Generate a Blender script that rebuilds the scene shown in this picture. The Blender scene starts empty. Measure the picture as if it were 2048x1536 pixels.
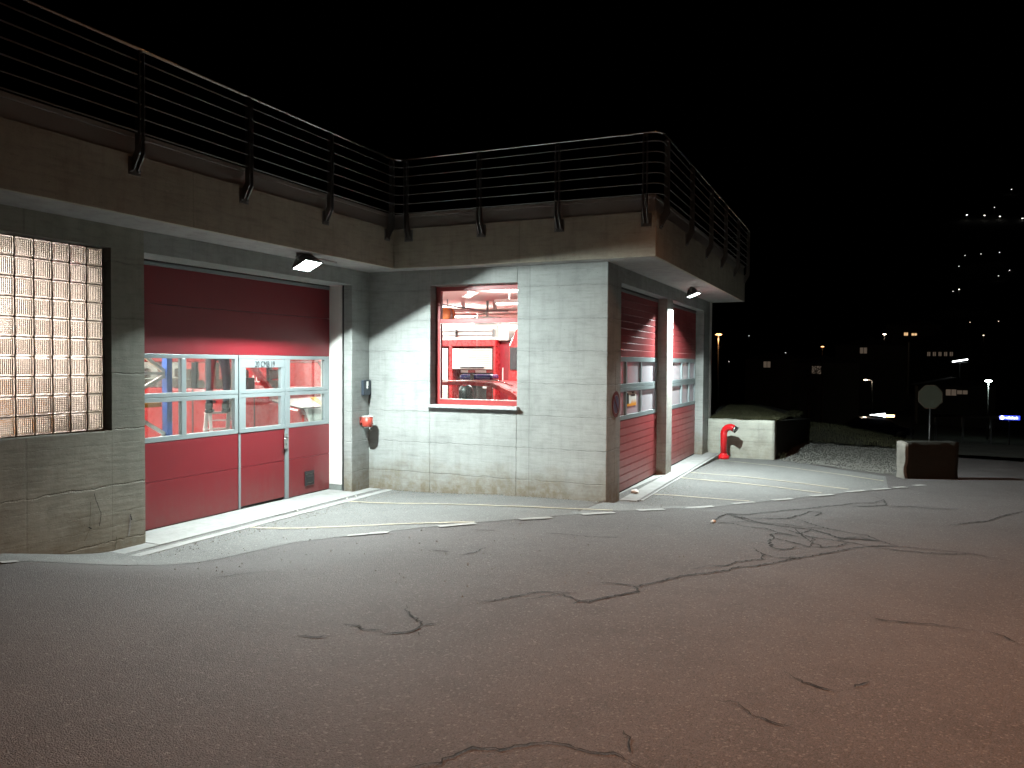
import bpy, bmesh, math, random
from mathutils import Vector, Matrix
from mathutils import noise as mnoise
R_ = random.Random(7)
S = bpy.context.scene
COL = S.collection
rad = math.radians

# ---------------------------------------------------------------- camera
cam_d = bpy.data.cameras.new('camera')
cam = bpy.data.objects.new('camera', cam_d); COL.objects.link(cam)
_R = Vector((0.913998, 0.405664, 0.0066835)); _U = Vector((-0.01695960, 0.02174228, 0.99961975)); _F = Vector((-0.40536437, 0.91376367, -0.0267523))
cam.matrix_world = Matrix(((_R.x, _U.x, -_F.x, 7.6168), (_R.y, _U.y, -_F.y, -11.2618), (_R.z, _U.z, -_F.z, 2.1322), (0, 0, 0, 1)))
cam_d.sensor_width = 36; cam_d.lens = 1595.57 / 2048 * 36
cam_d.clip_start = .05; cam_d.clip_end = 3000
S.camera = cam
# ---------------------------------------------------------------- night sky
W = bpy.data.worlds.new('World'); S.world = W; W.use_nodes = True
nt = W.node_tree; nt.nodes.clear()
sky = nt.nodes.new('ShaderNodeTexSky'); sky.sky_type = 'NISHITA'; sky.sun_disc = False
sky.sun_elevation = rad(-9); sky.sun_rotation = rad(200)
bg = nt.nodes.new('ShaderNodeBackground'); bg.inputs['Strength'].default_value = SKY_STRENGTH = 0.12
wo = nt.nodes.new('ShaderNodeOutputWorld')
nt.links.new(sky.outputs[0], bg.inputs[0]); nt.links.new(bg.outputs[0], wo.inputs[0])
# ---------------------------------------------------------------- exposure
S.view_settings.view_transform = 'Standard'; S.view_settings.look = 'None'
S.view_settings.exposure = 0.45; S.view_settings.gamma = 1
S.view_settings.use_curve_mapping = False
S.cycles.max_bounces = 12; S.cycles.diffuse_bounces = 4; S.cycles.glossy_bounces = 4
S.cycles.transmission_bounces = 12; S.cycles.transparent_max_bounces = 16
S.cycles.caustics_reflective = False; S.cycles.caustics_refractive = False
S.cycles.sample_clamp_indirect = 4.0
POWER_A, POWER_C, POWER_STREET, POWER_IN = 2000., 2100., 2000., 230.

# ================================================================ helpers
def lin(r, g=None, b=None):
    if g is None: g = b = r
    return (r, g, b, 1)
MATS = {}
class NT:
    def __init__(s, m): s.t = m.node_tree; s.n = s.t.nodes; s.l = s.t.links
    def new(s, k, **kw):
        n = s.n.new(k)
        for a, v in kw.items():
            if a in n.inputs: n.inputs[a].default_value = v
            else: setattr(n, a, v)
        return n
    def noise(s, co, scale, detail=4, rough=.55):
        n = s.new('ShaderNodeTexNoise', Scale=scale, Detail=detail, Roughness=rough); s.l.new(co, n.inputs['Vector']); return n.outputs['Fac']
    def ramp(s, f, *stops):
        r = s.new('ShaderNodeValToRGB'); s.l.new(f, r.inputs[0]); e = r.color_ramp.elements
        while len(e) < len(stops): e.new(.5)
        for x, (p, c) in zip(e, stops):
            x.position = p; x.color = c if isinstance(c, tuple) else lin(c)
        return r.outputs[0]
    def math(s, op, a, b=None, c=None):
        n = s.new('ShaderNodeMath', operation=op)
        for i, v in enumerate((a, b, c)):
            if v is None: continue
            if isinstance(v, (int, float)): n.inputs[i].default_value = v
            else: s.l.new(v, n.inputs[i])
        return n.outputs[0]
    def mix(s, f, a, b, mode='MIX'):
        n = s.new('ShaderNodeMix', data_type='RGBA', blend_type=mode)
        for i, v in ((0, f), (6, a), (7, b)):
            if isinstance(v, (int, float)): n.inputs[i].default_value = v
            elif isinstance(v, tuple): n.inputs[i].default_value = v
            else: s.l.new(v, n.inputs[i])
        return n.outputs[2]
def mat(name, base=(.5, .5, .5), rough=.5, metal=0., spec=.5, var=.12, vscale=3., bump=0., bscale=60., coat=0., grime=0.):
    if name in MATS: return MATS[name]
    m = bpy.data.materials.new(name); m.use_nodes = True; MATS[name] = m
    t = NT(m); b = t.n['Principled BSDF']
    geo = t.new('ShaderNodeNewGeometry').outputs['Position']
    f = t.noise(geo, vscale, 5)
    c = t.mix(f, tuple(x * (1 - var) for x in base) + (1,), tuple(min(1, x * (1 + var)) for x in base) + (1,))
    if grime:
        sp = t.new('ShaderNodeSeparateXYZ'); t.l.new(geo, sp.inputs[0])
        mg = t.new('ShaderNodeMapping'); mg.inputs['Scale'].default_value = (9., 9., 1.2); t.l.new(geo, mg.inputs[0])
        zz = t.math('ADD', sp.outputs[2], t.math('MULTIPLY', t.math('SUBTRACT', t.noise(mg.outputs[0], 1.3, 6, .65), .5), .9))
        g1 = t.math('MULTIPLY', t.ramp(zz, (.02, 1.), (.55, 0.)), t.ramp(t.noise(geo, 14., 5, .7), (.3, .3), (.65, 1.)))
        g2 = t.ramp(t.noise(mg.outputs[0], 2.2, 7, .7), (.55, 0.), (.75, .35))
        c = t.mix(t.math('MULTIPLY', t.math('MAXIMUM', g1, g2), grime), c, (.11, .085, .07, 1))
    t.l.new(c, b.inputs['Base Color'])
    r = t.math('MULTIPLY_ADD', t.noise(geo, vscale * 4, 3), .18, rough - .09); t.l.new(r, b.inputs['Roughness'])
    b.inputs['Metallic'].default_value = metal; b.inputs['Specular IOR Level'].default_value = spec
    if coat: b.inputs['Coat Weight'].default_value = coat; b.inputs['Coat Roughness'].default_value = .08
    if bump:
        bn = t.new('ShaderNodeBump', Strength=bump, Distance=.01); t.l.new(t.noise(geo, bscale, 4), bn.inputs['Height']); t.l.new(bn.outputs[0], b.inputs['Normal'])
    return m
def emis(name, col, st):
    if name in MATS: return MATS[name]
    m = bpy.data.materials.new(name); m.use_nodes = True; MATS[name] = m
    b = m.node_tree.nodes['Principled BSDF']; b.inputs['Base Color'].default_value = lin(.6)
    b.inputs['Emission Color'].default_value = lin(*col); b.inputs['Emission Strength'].default_value = st
    return m
def glass(name, tint=(.93, .97, .95), refl=.06, rough=.02, haze=0.):
    if name in MATS: return MATS[name]
    m = bpy.data.materials.new(name); m.use_nodes = True; MATS[name] = m; t = NT(m); t.n.clear()
    tr = t.new('ShaderNodeBsdfTransparent', Color=lin(*tint)); gl = t.new('ShaderNodeBsdfGlossy', Roughness=rough)
    lw = t.new('ShaderNodeLayerWeight', Blend=.35)
    mx = t.new('ShaderNodeMixShader'); o = t.new('ShaderNodeOutputMaterial')
    t.l.new(t.math('MULTIPLY_ADD', lw.outputs['Fresnel'], .45, refl * .3), mx.inputs[0])
    t.l.new(tr.outputs[0], mx.inputs[1]); t.l.new(gl.outputs[0], mx.inputs[2])
    if haze:
        df = t.new('ShaderNodeBsdfDiffuse', Color=lin(.6, .58, .62)); m2 = t.new('ShaderNodeMixShader', Fac=haze)
        t.l.new(mx.outputs[0], m2.inputs[1]); t.l.new(df.outputs[0], m2.inputs[2]); mx = m2
    t.l.new(mx.outputs[0], o.inputs[0])
    return m

def concrete(name, base, boards=0., offs=.33, dirt=0., vx=None, stain=.25, joints=1.0):
    m = bpy.data.materials.new(name); m.use_nodes = True; MATS[name] = m; t = NT(m); b = t.n['Principled BSDF']
    geo = t.new('ShaderNodeNewGeometry').outputs['Position']
    sep = t.new('ShaderNodeSeparateXYZ'); t.l.new(geo, sep.inputs[0]); X, Y, Z = sep.outputs
    big = t.noise(geo, .9, 6, .6); mid = t.noise(geo, 5., 6, .62); fine = t.noise(geo, 55., 4, .6)
    mp = t.new('ShaderNodeMapping'); mp.inputs['Scale'].default_value = (1.6, 1.6, 14.); t.l.new(geo, mp.inputs[0]); streak = t.noise(mp.outputs[0], 1.6, 5, .6)
    mv = t.new('ShaderNodeMapping'); mv.inputs['Scale'].default_value = (7., 7., .6); t.l.new(geo, mv.inputs[0]); runs = t.noise(mv.outputs[0], 1.2, 5, .62)
    c = t.ramp(big, (.25, tuple(x * (1 - stain) for x in base) + (1,)), (.5, base + (1,)), (.8, tuple(min(1, x * 1.12) for x in base) + (1,)))
    c = t.mix(.55, c, t.ramp(mid, (.3, .72), (.55, .98), (.75, 1.0)), 'MULTIPLY')
    c = t.mix(.5, c, t.ramp(streak, (.33, .7), (.5, 1.), (.7, 1.)), 'MULTIPLY')
    c = t.mix(.35, c, t.ramp(runs, (.3, .62), (.5, 1.), (.7, 1.)), 'MULTIPLY')
    c = t.mix(.6, c, t.ramp(fine, (.3, .75), (.45, 1.), (.6, 1.)), 'MULTIPLY')
    height = t.math('ADD', t.math('MULTIPLY', mid, .5), t.math('MULTIPLY', streak, .6))
    if boards:
        wob = t.math('MULTIPLY', t.math('SUBTRACT', t.noise(geo, 3.5, 5, .7), .5), .09)
        z = t.math('ADD', t.math('SUBTRACT', Z, offs), wob)
        ph = t.math('ABSOLUTE', t.math('SUBTRACT', t.math('FRACT', t.math('DIVIDE', z, boards)), .5))
        line = t.math('SMOOTH_MIN', t.math('MULTIPLY', t.math('SUBTRACT', .5, ph), 50.), 1., .15)  # 0 on the joint
        gate = t.math('GREATER_THAN', t.noise(geo, 2.2, 3), .30)
        dark = t.math('MULTIPLY', t.math('SUBTRACT', 1., line), t.math('MULTIPLY', gate, t.ramp(t.noise(geo, 6., 4, .7), (.35, .15), (.6, 1.))))
        dark = t.math('MAXIMUM', dark, 0.)
        c = t.mix(t.math('MULTIPLY', dark, .30 * joints), c, tuple(x * .35 for x in base) + (1,))
        # soft water band under every joint
        soft = t.math('POWER', t.math('MULTIPLY', ph, 2.), 6.)
        c = t.mix(t.math('MULTIPLY', t.math('MULTIPLY', soft, .30), t.ramp(big, (.4, .1), (.6, 1.))), c, tuple(x * .55 for x in base) + (1,))
        height = t.math('SUBTRACT', height, t.math('MULTIPLY', dark, 1.1))
        bz = t.math('FRACT', t.math('DIVIDE', z, boards / 4)); bl = t.math('LESS_THAN', bz, .06)
        height = t.math('SUBTRACT', height, t.math('MULTIPLY', bl, .12))
    for ax, v in (vx or []):
        q = t.math('ABSOLUTE', t.math('SUBTRACT', t.math('ADD', (X, Y)[ax], t.math('MULTIPLY', t.noise(geo, 6., 3), .02)), v))
        vl = t.math('MULTIPLY', t.math('LESS_THAN', q, .011), t.ramp(mid, (.35, .3), (.6, 1.)))
        c = t.mix(t.math('MULTIPLY', vl, .28), c, tuple(x * .3 for x in base) + (1,)); height = t.math('SUBTRACT', height, t.math('MULTIPLY', vl, .5))
    # blowholes
    vo = t.new('ShaderNodeTexVoronoi', Scale=9.); t.l.new(geo, vo.inputs['Vector'])
    hole = t.math('MULTIPLY', t.math('LESS_THAN', vo.outputs['Distance'], .05), t.math('GREATER_THAN', mid, .5))
    c = t.mix(t.math('MULTIPLY', hole, .6), c, tuple(x * .25 for x in base) + (1,))
    if dirt:
        zz = t.math('ADD', Z, t.math('MULTIPLY', t.math('SUBTRACT', t.noise(geo, 2.3, 6, .65), .5), .9))
        d = t.ramp(t.math('MULTIPLY', zz, 1.), (.08, 1.), (.58, 0.))
        d = t.math('MULTIPLY', d, t.ramp(t.noise(geo, 8., 5, .7), (.3, .35), (.6, 1.)))
        c = t.mix(t.math('MULTIPLY', d, dirt), c, (.13, .095, .05, 1))
    t.l.new(c, b.inputs['Base Color']); b.inputs['Roughness'].default_value = .85; b.inputs['Specular IOR Level'].default_value = .3
    height = t.math('ADD', height, t.math('MULTIPLY', fine, .15)); height = t.math('SUBTRACT', height, t.math('MULTIPLY', hole, .6))
    bn = t.new('ShaderNodeBump', Strength=.55, Distance=.012); t.l.new(height, bn.inputs['Height']); t.l.new(bn.outputs[0], b.inputs['Normal'])
    return m
def asphalt(name, base, chip, worn):
    m = bpy.data.materials.new(name); m.use_nodes = True; MATS[name] = m; t = NT(m); b = t.n['Principled BSDF']
    geo = t.new('ShaderNodeNewGeometry').outputs['Position']
    v = t.new('ShaderNodeTexVoronoi', Scale=130.); t.l.new(geo, v.inputs['Vector'])
    v2 = t.new('ShaderNodeTexVoronoi', Scale=75.); t.l.new(geo, v2.inputs['Vector'])
    sv = t.new('ShaderNodeSeparateColor'); t.l.new(v.outputs['Color'], sv.inputs[0])
    sv2 = t.new('ShaderNodeSeparateColor'); t.l.new(v2.outputs['Color'], sv2.inputs[0])
    big = t.noise(geo, .35, 5, .6); mid = t.noise(geo, 2.6, 6, .65); fine = t.noise(geo, 140., 3, .6)
    c = t.ramp(big, (.3, tuple(x * .8 for x in base) + (1,)), (.7, tuple(x * 1.2 for x in base) + (1,)))
    c = t.mix(.6, c, t.ramp(mid, (.3, .7), (.5, .95), (.72, 1.0)), 'MULTIPLY')
    c = t.mix(t.ramp(sv.outputs[0], (.5, 0.), (.95, .40)), c, chip + (1,))
    c = t.mix(t.ramp(sv2.outputs[0], (.90, 0.), (.96, .7)), c, tuple(min(1, x * 1.35) for x in chip) + (1,))
    c = t.mix(t.ramp(sv.outputs[1], (.7, 0.), (.9, .5)), c, tuple(x * .4 for x in base) + (1,))
    c = t.mix(.8, c, t.ramp(fine, (.3, .6), (.55, 1.)), 'MULTIPLY')
    mp = t.new('ShaderNodeMapping'); mp.inputs['Rotation'].default_value = (0, 0, rad(35)); mp.inputs['Scale'].default_value = (1., 12., 1.); t.l.new(geo, mp.inputs[0])
    scr = t.math('MULTIPLY', t.ramp(t.noise(mp.outputs[0], 1.1, 8, .75), (.56, 0.), (.66, 1.)), t.ramp(mid, (.5, 0.), (.6, 1.)))
    c = t.mix(t.math('MULTIPLY', scr, worn), c, (.3, .3, .29, 1))
    t.l.new(c, b.inputs['Base Color']); b.inputs['Roughness'].default_value = .8; b.inputs['Specular IOR Level'].default_value = .35
    h = t.math('ADD', t.math('MULTIPLY', v.outputs['Distance'], -.9), t.math('MULTIPLY', fine, .4))
    h = t.math('ADD', h, t.math('MULTIPLY', v2.outputs['Distance'], -.5))
    bn = t.new('ShaderNodeBump', Strength=.8, Distance=.006); t.l.new(h, bn.inputs['Height']); t.l.new(bn.outputs[0], b.inputs['Normal'])
    return m

class MB:
    """collects simple shapes and links them as one mesh object"""
    def __init__(s): s.v = []; s.f = []; s.sm = []
    def add(s, vs, fs, sm=False):
        k = len(s.v); s.v += [tuple(v) for v in vs]; s.f += [tuple(i + k for i in f) for f in fs]; s.sm += [sm] * len(fs); return s
    def box(s, x0, x1, y0, y1, z0, z1):
        vs = [(x, y, z) for z in (z0, z1) for y in (y0, y1) for x in (x0, x1)]
        return s.add(vs, [(0, 2, 3, 1), (4, 5, 7, 6), (0, 1, 5, 4), (2, 6, 7, 3), (0, 4, 6, 2), (1, 3, 7, 5)])
    def hexa(s, pts): return s.add(pts, [(0, 2, 3, 1), (4, 5, 7, 6), (0, 1, 5, 4), (2, 6, 7, 3), (0, 4, 6, 2), (1, 3, 7, 5)])
    def bar(s, p, q, w, h=None, up=(0, 0, 1)):
        h = h or w; p = Vector(p); q = Vector(q); d = (q - p).normalized(); u = Vector(up)
        if abs(d.dot(u)) > .95: u = Vector((0, 1, 0))
        a = d.cross(u).normalized() * w / 2; b2 = a.cross(d).normalized() * h / 2
        vs = [p - a - b2, p + a - b2, p - a + b2, p + a + b2, q - a - b2, q + a - b2, q - a + b2, q + a + b2]
        return s.add(vs, [(0, 2, 3, 1), (4, 5, 7, 6), (0, 1, 5, 4), (2, 6, 7, 3), (0, 4, 6, 2), (1, 3, 7, 5)])
    def tube(s, pts, r, n=10, cap=True):
        pts = [Vector(p) for p in pts]; rr = r if isinstance(r, (list, tuple)) else [r] * len(pts)
        k = len(s.v); ref = None
        for i, p in enumerate(pts):
            d = (pts[min(i + 1, len(pts) - 1)] - pts[max(i - 1, 0)]).normalized()
            if ref is None: ref = Vector((0, 0, 1)) if abs(d.z) < .9 else Vector((1, 0, 0))
            a = d.cross(ref).normalized(); b2 = a.cross(d).normalized(); ref = b2
            for j in range(n):
                t = 2 * math.pi * j / n; s.v.append(tuple(p + (a * math.cos(t) + b2 * math.sin(t)) * rr[i]))
        for i in range(len(pts) - 1):
            for j in range(n):
                s.f.append((k + i * n + j, k + i * n + (j + 1) % n, k + (i + 1) * n + (j + 1) % n, k + (i + 1) * n + j)); s.sm.append(True)
        if cap:
            s.f.append(tuple(k + j for j in range(n))[::-1]); s.f.append(tuple(k + (len(pts) - 1) * n + j for j in range(n))); s.sm += [False, False]
        return s
    def lathe(s, prof, c=(0, 0, 0), n=24, axis=(0, 0, 1), sm=True):
        ax = Vector(axis).normalized(); rf = Vector((1, 0, 0)) if abs(ax.x) < .8 else Vector((0, 1, 0))
        a = ax.cross(rf).normalized(); b2 = ax.cross(a).normalized(); k = len(s.v); c = Vector(c)
        for r, h in prof:
            for j in range(n):
                t = 2 * math.pi * j / n; s.v.append(tuple(c + ax * h + (a * math.cos(t) + b2 * math.sin(t)) * r))
        for i in range(len(prof) - 1):
            for j in range(n):
                s.f.append((k + i * n + j, k + i * n + (j + 1) % n, k + (i + 1) * n + (j + 1) % n, k + (i + 1) * n + j)); s.sm.append(sm)
        return s
    def prism(s, poly, axis, a, b):
        """poly in the two other axes, extruded along axis from a to b"""
        def P(p, t): return ((t, p[0], p[1]), (p[0], t, p[1]), (p[0], p[1], t))[axis]
        n = len(poly); vs = [P(p, a) for p in poly] + [P(p, b) for p in poly]
        return s.add(vs, [tuple(range(n))[::-1], tuple(range(n, 2 * n))] + [(i, (i + 1) % n, n + (i + 1) % n, n + i) for i in range(n)])
    def mesh(s, name, m):
        me = bpy.data.meshes.new(name); me.from_pydata(s.v, [], s.f); me.update()
        bm = bmesh.new(); bm.from_mesh(me); bmesh.ops.recalc_face_normals(bm, faces=bm.faces); bm.to_mesh(me); bm.free()
        me.polygons.foreach_set('use_smooth', s.sm) if len(me.polygons) == len(s.sm) else None
        if m: me.materials.append(m)
        return me
    def obj(s, name, m, parent=None, bev=0, loc=None):
        o = bpy.data.objects.new(name, s.mesh(name, m)); COL.objects.link(o); o.parent = parent
        if loc: o.location = loc
        if bev:
            b = o.modifiers.new('bevel', 'BEVEL'); b.width = bev; b.segments = 2; b.limit_method = 'ANGLE'; b.angle_limit = rad(40)
        return o
def tag(o, label=None, cat=None, group=None, kind=None):
    if label: o['label'] = label
    if cat: o['category'] = cat
    if group: o['group'] = group
    if kind: o['kind'] = kind
    return o
def thing(name, label, cat, loc=(0, 0, 0), rz=0, group=None):
    o = bpy.data.objects.new(name, None); COL.objects.link(o); o.location = loc; o.rotation_euler = (0, 0, rz); o.empty_display_size = .2
    return tag(o, label, cat, group)
def inst(src, loc, parent=None, name=None):
    c = src.copy(); COL.objects.link(c); c.location = loc
    if parent: c.parent = parent
    return c
def copy_tree(o, parent=None):
    c = o.copy(); COL.objects.link(c); c.parent = parent
    for ch in list(o.children): copy_tree(ch, c)
    return c
def text(name, body, size, m, parent, loc, rot, sx=1., ext=.001, align='CENTER'):
    cu = bpy.data.curves.new(name, 'FONT'); cu.body = body; cu.size = size; cu.extrude = ext; cu.align_x = align; cu.align_y = 'CENTER'
    tmp = bpy.data.objects.new(name + '_tmp', cu); COL.objects.link(tmp)
    me = bpy.data.meshes.new_from_object(tmp.evaluated_get(bpy.context.evaluated_depsgraph_get())); me.name = name
    bpy.data.objects.remove(tmp); bpy.data.curves.remove(cu)
    me.materials.clear(); me.materials.append(m)
    o = bpy.data.objects.new(name, me); COL.objects.link(o); o.parent = parent; o.location = loc; o.rotation_euler = rot; o.scale = (sx, 1, 1)
    return o

def sst(t):
    t = max(0., min(1., t)); return t * t * (3 - 2 * t)
def H(x, y):
    r = .10 + .032 * max(0, -y) if y < 0 else max(.10 - .024 * y, -.12)
    wA = sst(math.hypot(max(0, x - .62) / 2.8, max(0, -4.85 - y) / 1.9)); wC = 1.
    if x > 2.5:
        wC = sst(math.hypot(max(0, x - 4.75) / 3.0, max(0, .55 - y) / .8))
        if r < 0: wC = 1.
    return r * min(wA, 1) * wC
def G(x, y):
    """ground height everywhere: the flat round the station, the drop beyond it, the far hillside"""
    h = H(x, y)
    d = math.hypot(x - 5, y + 2)
    if y > 13: h += -.9 * sst((y - 13) / 6)
    if d > 22:
        t = d - 22
        pts = [(0, 0), (80, -5.2), (150, -6.), (220, 3), (320, 24), (420, 50), (520, 88), (590, 118), (900, 250), (1600, 520)]
        for (a, za), (b, zb) in zip(pts, pts[1:]):
            if a <= t <= b: h += za + (zb - za) * (t - a) / (b - a); break
    return h

# surveyed ground marks and far lights, in metres
CRACKS = [(1.0, [(5.125, -5.618), (5.264, -5.51), (5.382, -5.27), (5.679, -5.423), (5.728, -5.262), (5.823, -5.07), (5.892, -4.945), (5.944, -4.895), (5.875, -4.742), (5.977, -4.526), (6.178, -4.118), (6.302, -3.988), (6.484, -3.741), (6.5, -3.599), (6.702, -3.409), (6.938, -2.991), (7.267, -2.451), (7.458, -2.106), (7.659, -1.805), (7.969, -1.629), (8.29, -1.638), (8.675, -1.663), (8.928, -1.864), (9.111, -1.956)]), (0.6, [(5.565, -4.75), (5.664, -4.712), (5.775, -4.717), (5.875, -4.742)]), (0.6, [(6.18, -3.842), (6.277, -3.643), (6.421, -3.584), (6.497, -3.319), (6.702, -3.079), (6.694, -2.829), (6.53, -2.505)]), (0.6, [(6.694, -2.829), (6.845, -2.935), (7.031, -2.809), (6.938, -2.991)]), (1.0, [(5.851, -1.333), (5.895, -0.924), (5.887, -0.556), (5.952, -0.281), (6.212, -0.205), (6.373, 0.278), (6.541, 0.537), (6.852, 0.824), (7.112, 1.187), (7.329, 1.431), (7.494, 1.737), (7.75, 1.876), (7.899, 2.32), (7.726, 2.674)]), (0.9, [(7.899, 2.32), (7.931, 1.751), (7.803, 1.611), (7.664, 1.423), (7.414, 1.405)]), (0.7, [(5.952, -0.281), (6.205, -0.557), (6.448, -0.413), (6.696, -0.304), (6.876, 0.243), (6.918, 0.646)]), (0.7, [(6.008, -0.386), (6.287, -0.783), (6.55, -0.891), (6.827, -0.98), (7.065, -1.003), (7.262, -1.274), (7.422, -1.442), (7.573, -1.242)]), (0.5, [(6.205, -0.557), (6.391, -0.81), (6.737, -0.781), (6.987, -0.887), (7.176, -0.859)]), (0.5, [(6.791, -0.21), (6.962, -0.475), (7.172, -0.779), (7.411, -0.96), (7.66, -1.075), (7.788, -1.401), (7.969, -1.629)]), (0.8, [(6.632, -1.562), (6.693, -1.817), (6.66, -2.043), (6.729, -2.393), (6.82, -2.465), (6.917, -2.386), (6.965, -2.197)]), (0.6, [(6.693, -1.817), (6.837, -1.942), (6.977, -2.062), (7.091, -2.189), (7.117, -1.917), (7.089, -1.799)]), (0.6, [(6.719, -1.124), (6.901, -1.332), (7.051, -1.541), (7.209, -1.593), (7.363, -1.643), (7.534, -1.68), (7.659, -1.805)]), (0.5, [(7.091, -2.189), (7.212, -2.121), (7.372, -1.967), (7.471, -1.716)]), (0.6, [(7.043, -1.016), (7.237, -1.213), (7.38, -1.495), (7.552, -1.396), (7.788, -1.401)]), (0.5, [(6.827, -0.98), (6.95, -1.379), (7.068, -1.811), (7.117, -1.917)]), (0.5, [(5.928, -1.118), (6.121, -1.056), (6.292, -1.209), (6.538, -1.229), (6.702, -1.446), (6.943, -1.603)]), (0.4, [(7.03, 0.084), (7.085, 0.566)]), (0.4, [(7.967, 1.552), (8.248, 1.778), (8.512, 1.691), (8.895, 1.868)]), (0.5, [(8.6, 0.211), (8.921, 0.642), (9.14, 0.903), (9.324, 1.41), (9.754, 2.148)]), (0.6, [(7.659, -1.805), (7.882, -1.867), (8.197, -1.872), (8.471, -1.801), (8.675, -1.663)]), (0.8, [(4.344, -6.766), (4.44, -6.716), (4.542, -6.749), (4.668, -6.732)]), (1.0, [(4.69, -6.81), (4.763, -6.73), (4.833, -6.658), (4.839, -6.488), (4.72, -6.387), (4.587, -6.285), (4.478, -6.124)]), (0.7, [(4.839, -6.488), (4.928, -6.441)]), (0.6, [(4.855, -6.647), (4.952, -6.714)]), (0.8, [(4.231, -7.078), (4.341, -7.066), (4.428, -6.987)]), (0.8, [(4.855, -5.791), (5.006, -5.711), (5.141, -5.452), (5.237, -5.272), (5.54, -5.179)]), (0.8, [(5.592, -5.531), (5.621, -5.415), (5.743, -5.237), (5.929, -4.9)]), (1.0, [(5.832, -8.316), (5.855, -8.263), (5.926, -8.203), (5.947, -8.093), (5.997, -8.019), (6.075, -7.975), (6.122, -7.968), (6.195, -7.882), (6.25, -7.838), (6.366, -7.789), (6.446, -7.813), (6.6, -7.783), (6.686, -7.845), (6.769, -7.867)]), (0.5, [(6.567, -7.527), (6.64, -7.638), (6.662, -7.739)]), (0.5, [(7.203, -6.309), (7.327, -6.431), (7.418, -6.49), (7.516, -6.508)]), (0.4, [(7.556, -6.42), (7.664, -6.26)]), (0.5, [(6.898, -6.934), (7.016, -6.921), (7.118, -7.063), (7.244, -7.112), (7.311, -7.086)]), (0.6, [(7.683, -4.807), (7.876, -4.834), (8.081, -4.772), (8.353, -4.796)]), (0.4, [(8.419, -4.772), (8.532, -4.871), (8.592, -5.037)]), (0.6, [(3.607, -4.316), (3.847, -4.264)]), (0.8, [(4.042, -4.369), (4.076, -4.163), (4.078, -3.88)]), (0.5, [(4.324, -2.842), (4.59, -2.794), (4.827, -2.795), (5.19, -2.654)]), (0.4, [(3.471, -3.083), (3.748, -2.996)]), (0.4, [(2.596, -6.19), (2.752, -5.885), (2.928, -5.705)])]
LINES = [[(0.405, -1.228), (1.724, -1.102), (3.004, -1.247), (3.819, -1.052), (4.511, -0.852)], [(0.446, -3.361), (0.859, -3.252), (1.366, -3.103), (1.987, -3.024), (2.811, -2.856), (3.3, -2.627)], [(4.302, 1.45), (4.835, 1.521), (5.402, 1.46), (6.011, 1.347)], [(4.273, 3.593), (5.326, 3.405), (6.217, 3.096), (6.985, 2.663)], [(4.286, 4.443), (5.465, 4.286), (6.571, 3.832), (7.379, 3.364)], [(4.153, 7.445), (5.069, 7.111), (6.181, 6.505), (7.182, 5.675), (7.947, 4.987)]]
DASHES = [[(0.57, -6.637), (0.609, -6.498)], [(2.236, -3.737), (2.45, -3.641)], [(2.44, -3.607), (2.652, -3.528)], [(3.045, -3.063), (3.347, -2.693)], [(3.694, -2.16), (3.987, -1.811)], [(4.243, -1.385), (4.575, -1.021)], [(4.797, -0.665), (5.099, -0.381)], [(5.231, 0.456), (5.576, 0.722)], [(5.811, 1.031), (6.092, 1.288)], [(6.327, 1.545), (6.603, 1.831)], [(6.843, 2.215), (7.164, 2.543)], [(7.363, 2.97), (7.612, 3.313)], [(7.758, 3.504), (8.003, 3.829)], [(8.093, 3.992), (8.281, 4.216)], [(8.435, 4.499), (8.598, 4.713)]]
BOUND = [(0.383, -6.514), (0.393, -5.979), (0.264, -5.315), (0.616, -4.762), (1.242, -4.231), (1.741, -3.957), (2.248, -3.705), (2.753, -3.313), (3.38, -2.512), (4.144, -1.398), (4.467, -0.963), (5.039, -0.366), (5.6, 0.753), (6.434, 1.661), (7.408, 2.994), (8.437, 4.385)]
FARLAMPS = [(-4.7, 62.72, 4.77), (1.51, 118.59, 4.82), (3.92, 158.7, 6.33), (5.18, 108.71, 2.26), (8.2, 73.74, 0.63), (19.08, 83.04, 0.53), (11.48, 198.7, 9.43), (-25.96, 246.56, 10.94), (-8.16, 168.05, 4.58), (-10.58, 107.35, 2.44), (39.54, 337.28, 31.21), (37.72, 339.45, 30.68), (50.9, 436.65, 56.01), (57.83, 437.94, 56.57), (65.84, 440.0, 57.16), (46.63, 416.96, 48.62), (68.04, 424.57, 46.7), (61.19, 405.31, 42.44), (61.09, 536.13, 92.03), (70.28, 537.17, 91.28), (78.48, 539.2, 90.48), (89.92, 539.62, 88.61), (92.83, 602.86, 117.9), (76.22, 544.52, 96.89), (37.54, 247.01, 10.62), (37.27, 277.22, 15.73), (44.88, 276.33, 15.89), (-49.14, 313.82, 19.75), (-47.4, 314.12, 18.54), (7.21, 148.74, 4.52)]
FARWIN = [(18.88, 218.46, 8.13), (20.02, 218.4, 8.13), (16.93, 228.56, 10.16), (18.74, 228.48, 10.01), (-7.53, 127.92, 2.11), (1.78, 98.58, 1.45), (17.9, 108.3, -1.41), (19.1, 108.19, -1.32), (21.5, 188.26, 4.67), (22.47, 188.19, 4.67), (23.44, 188.11, 4.78), (7.15, 138.74, 4.62)]
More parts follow.
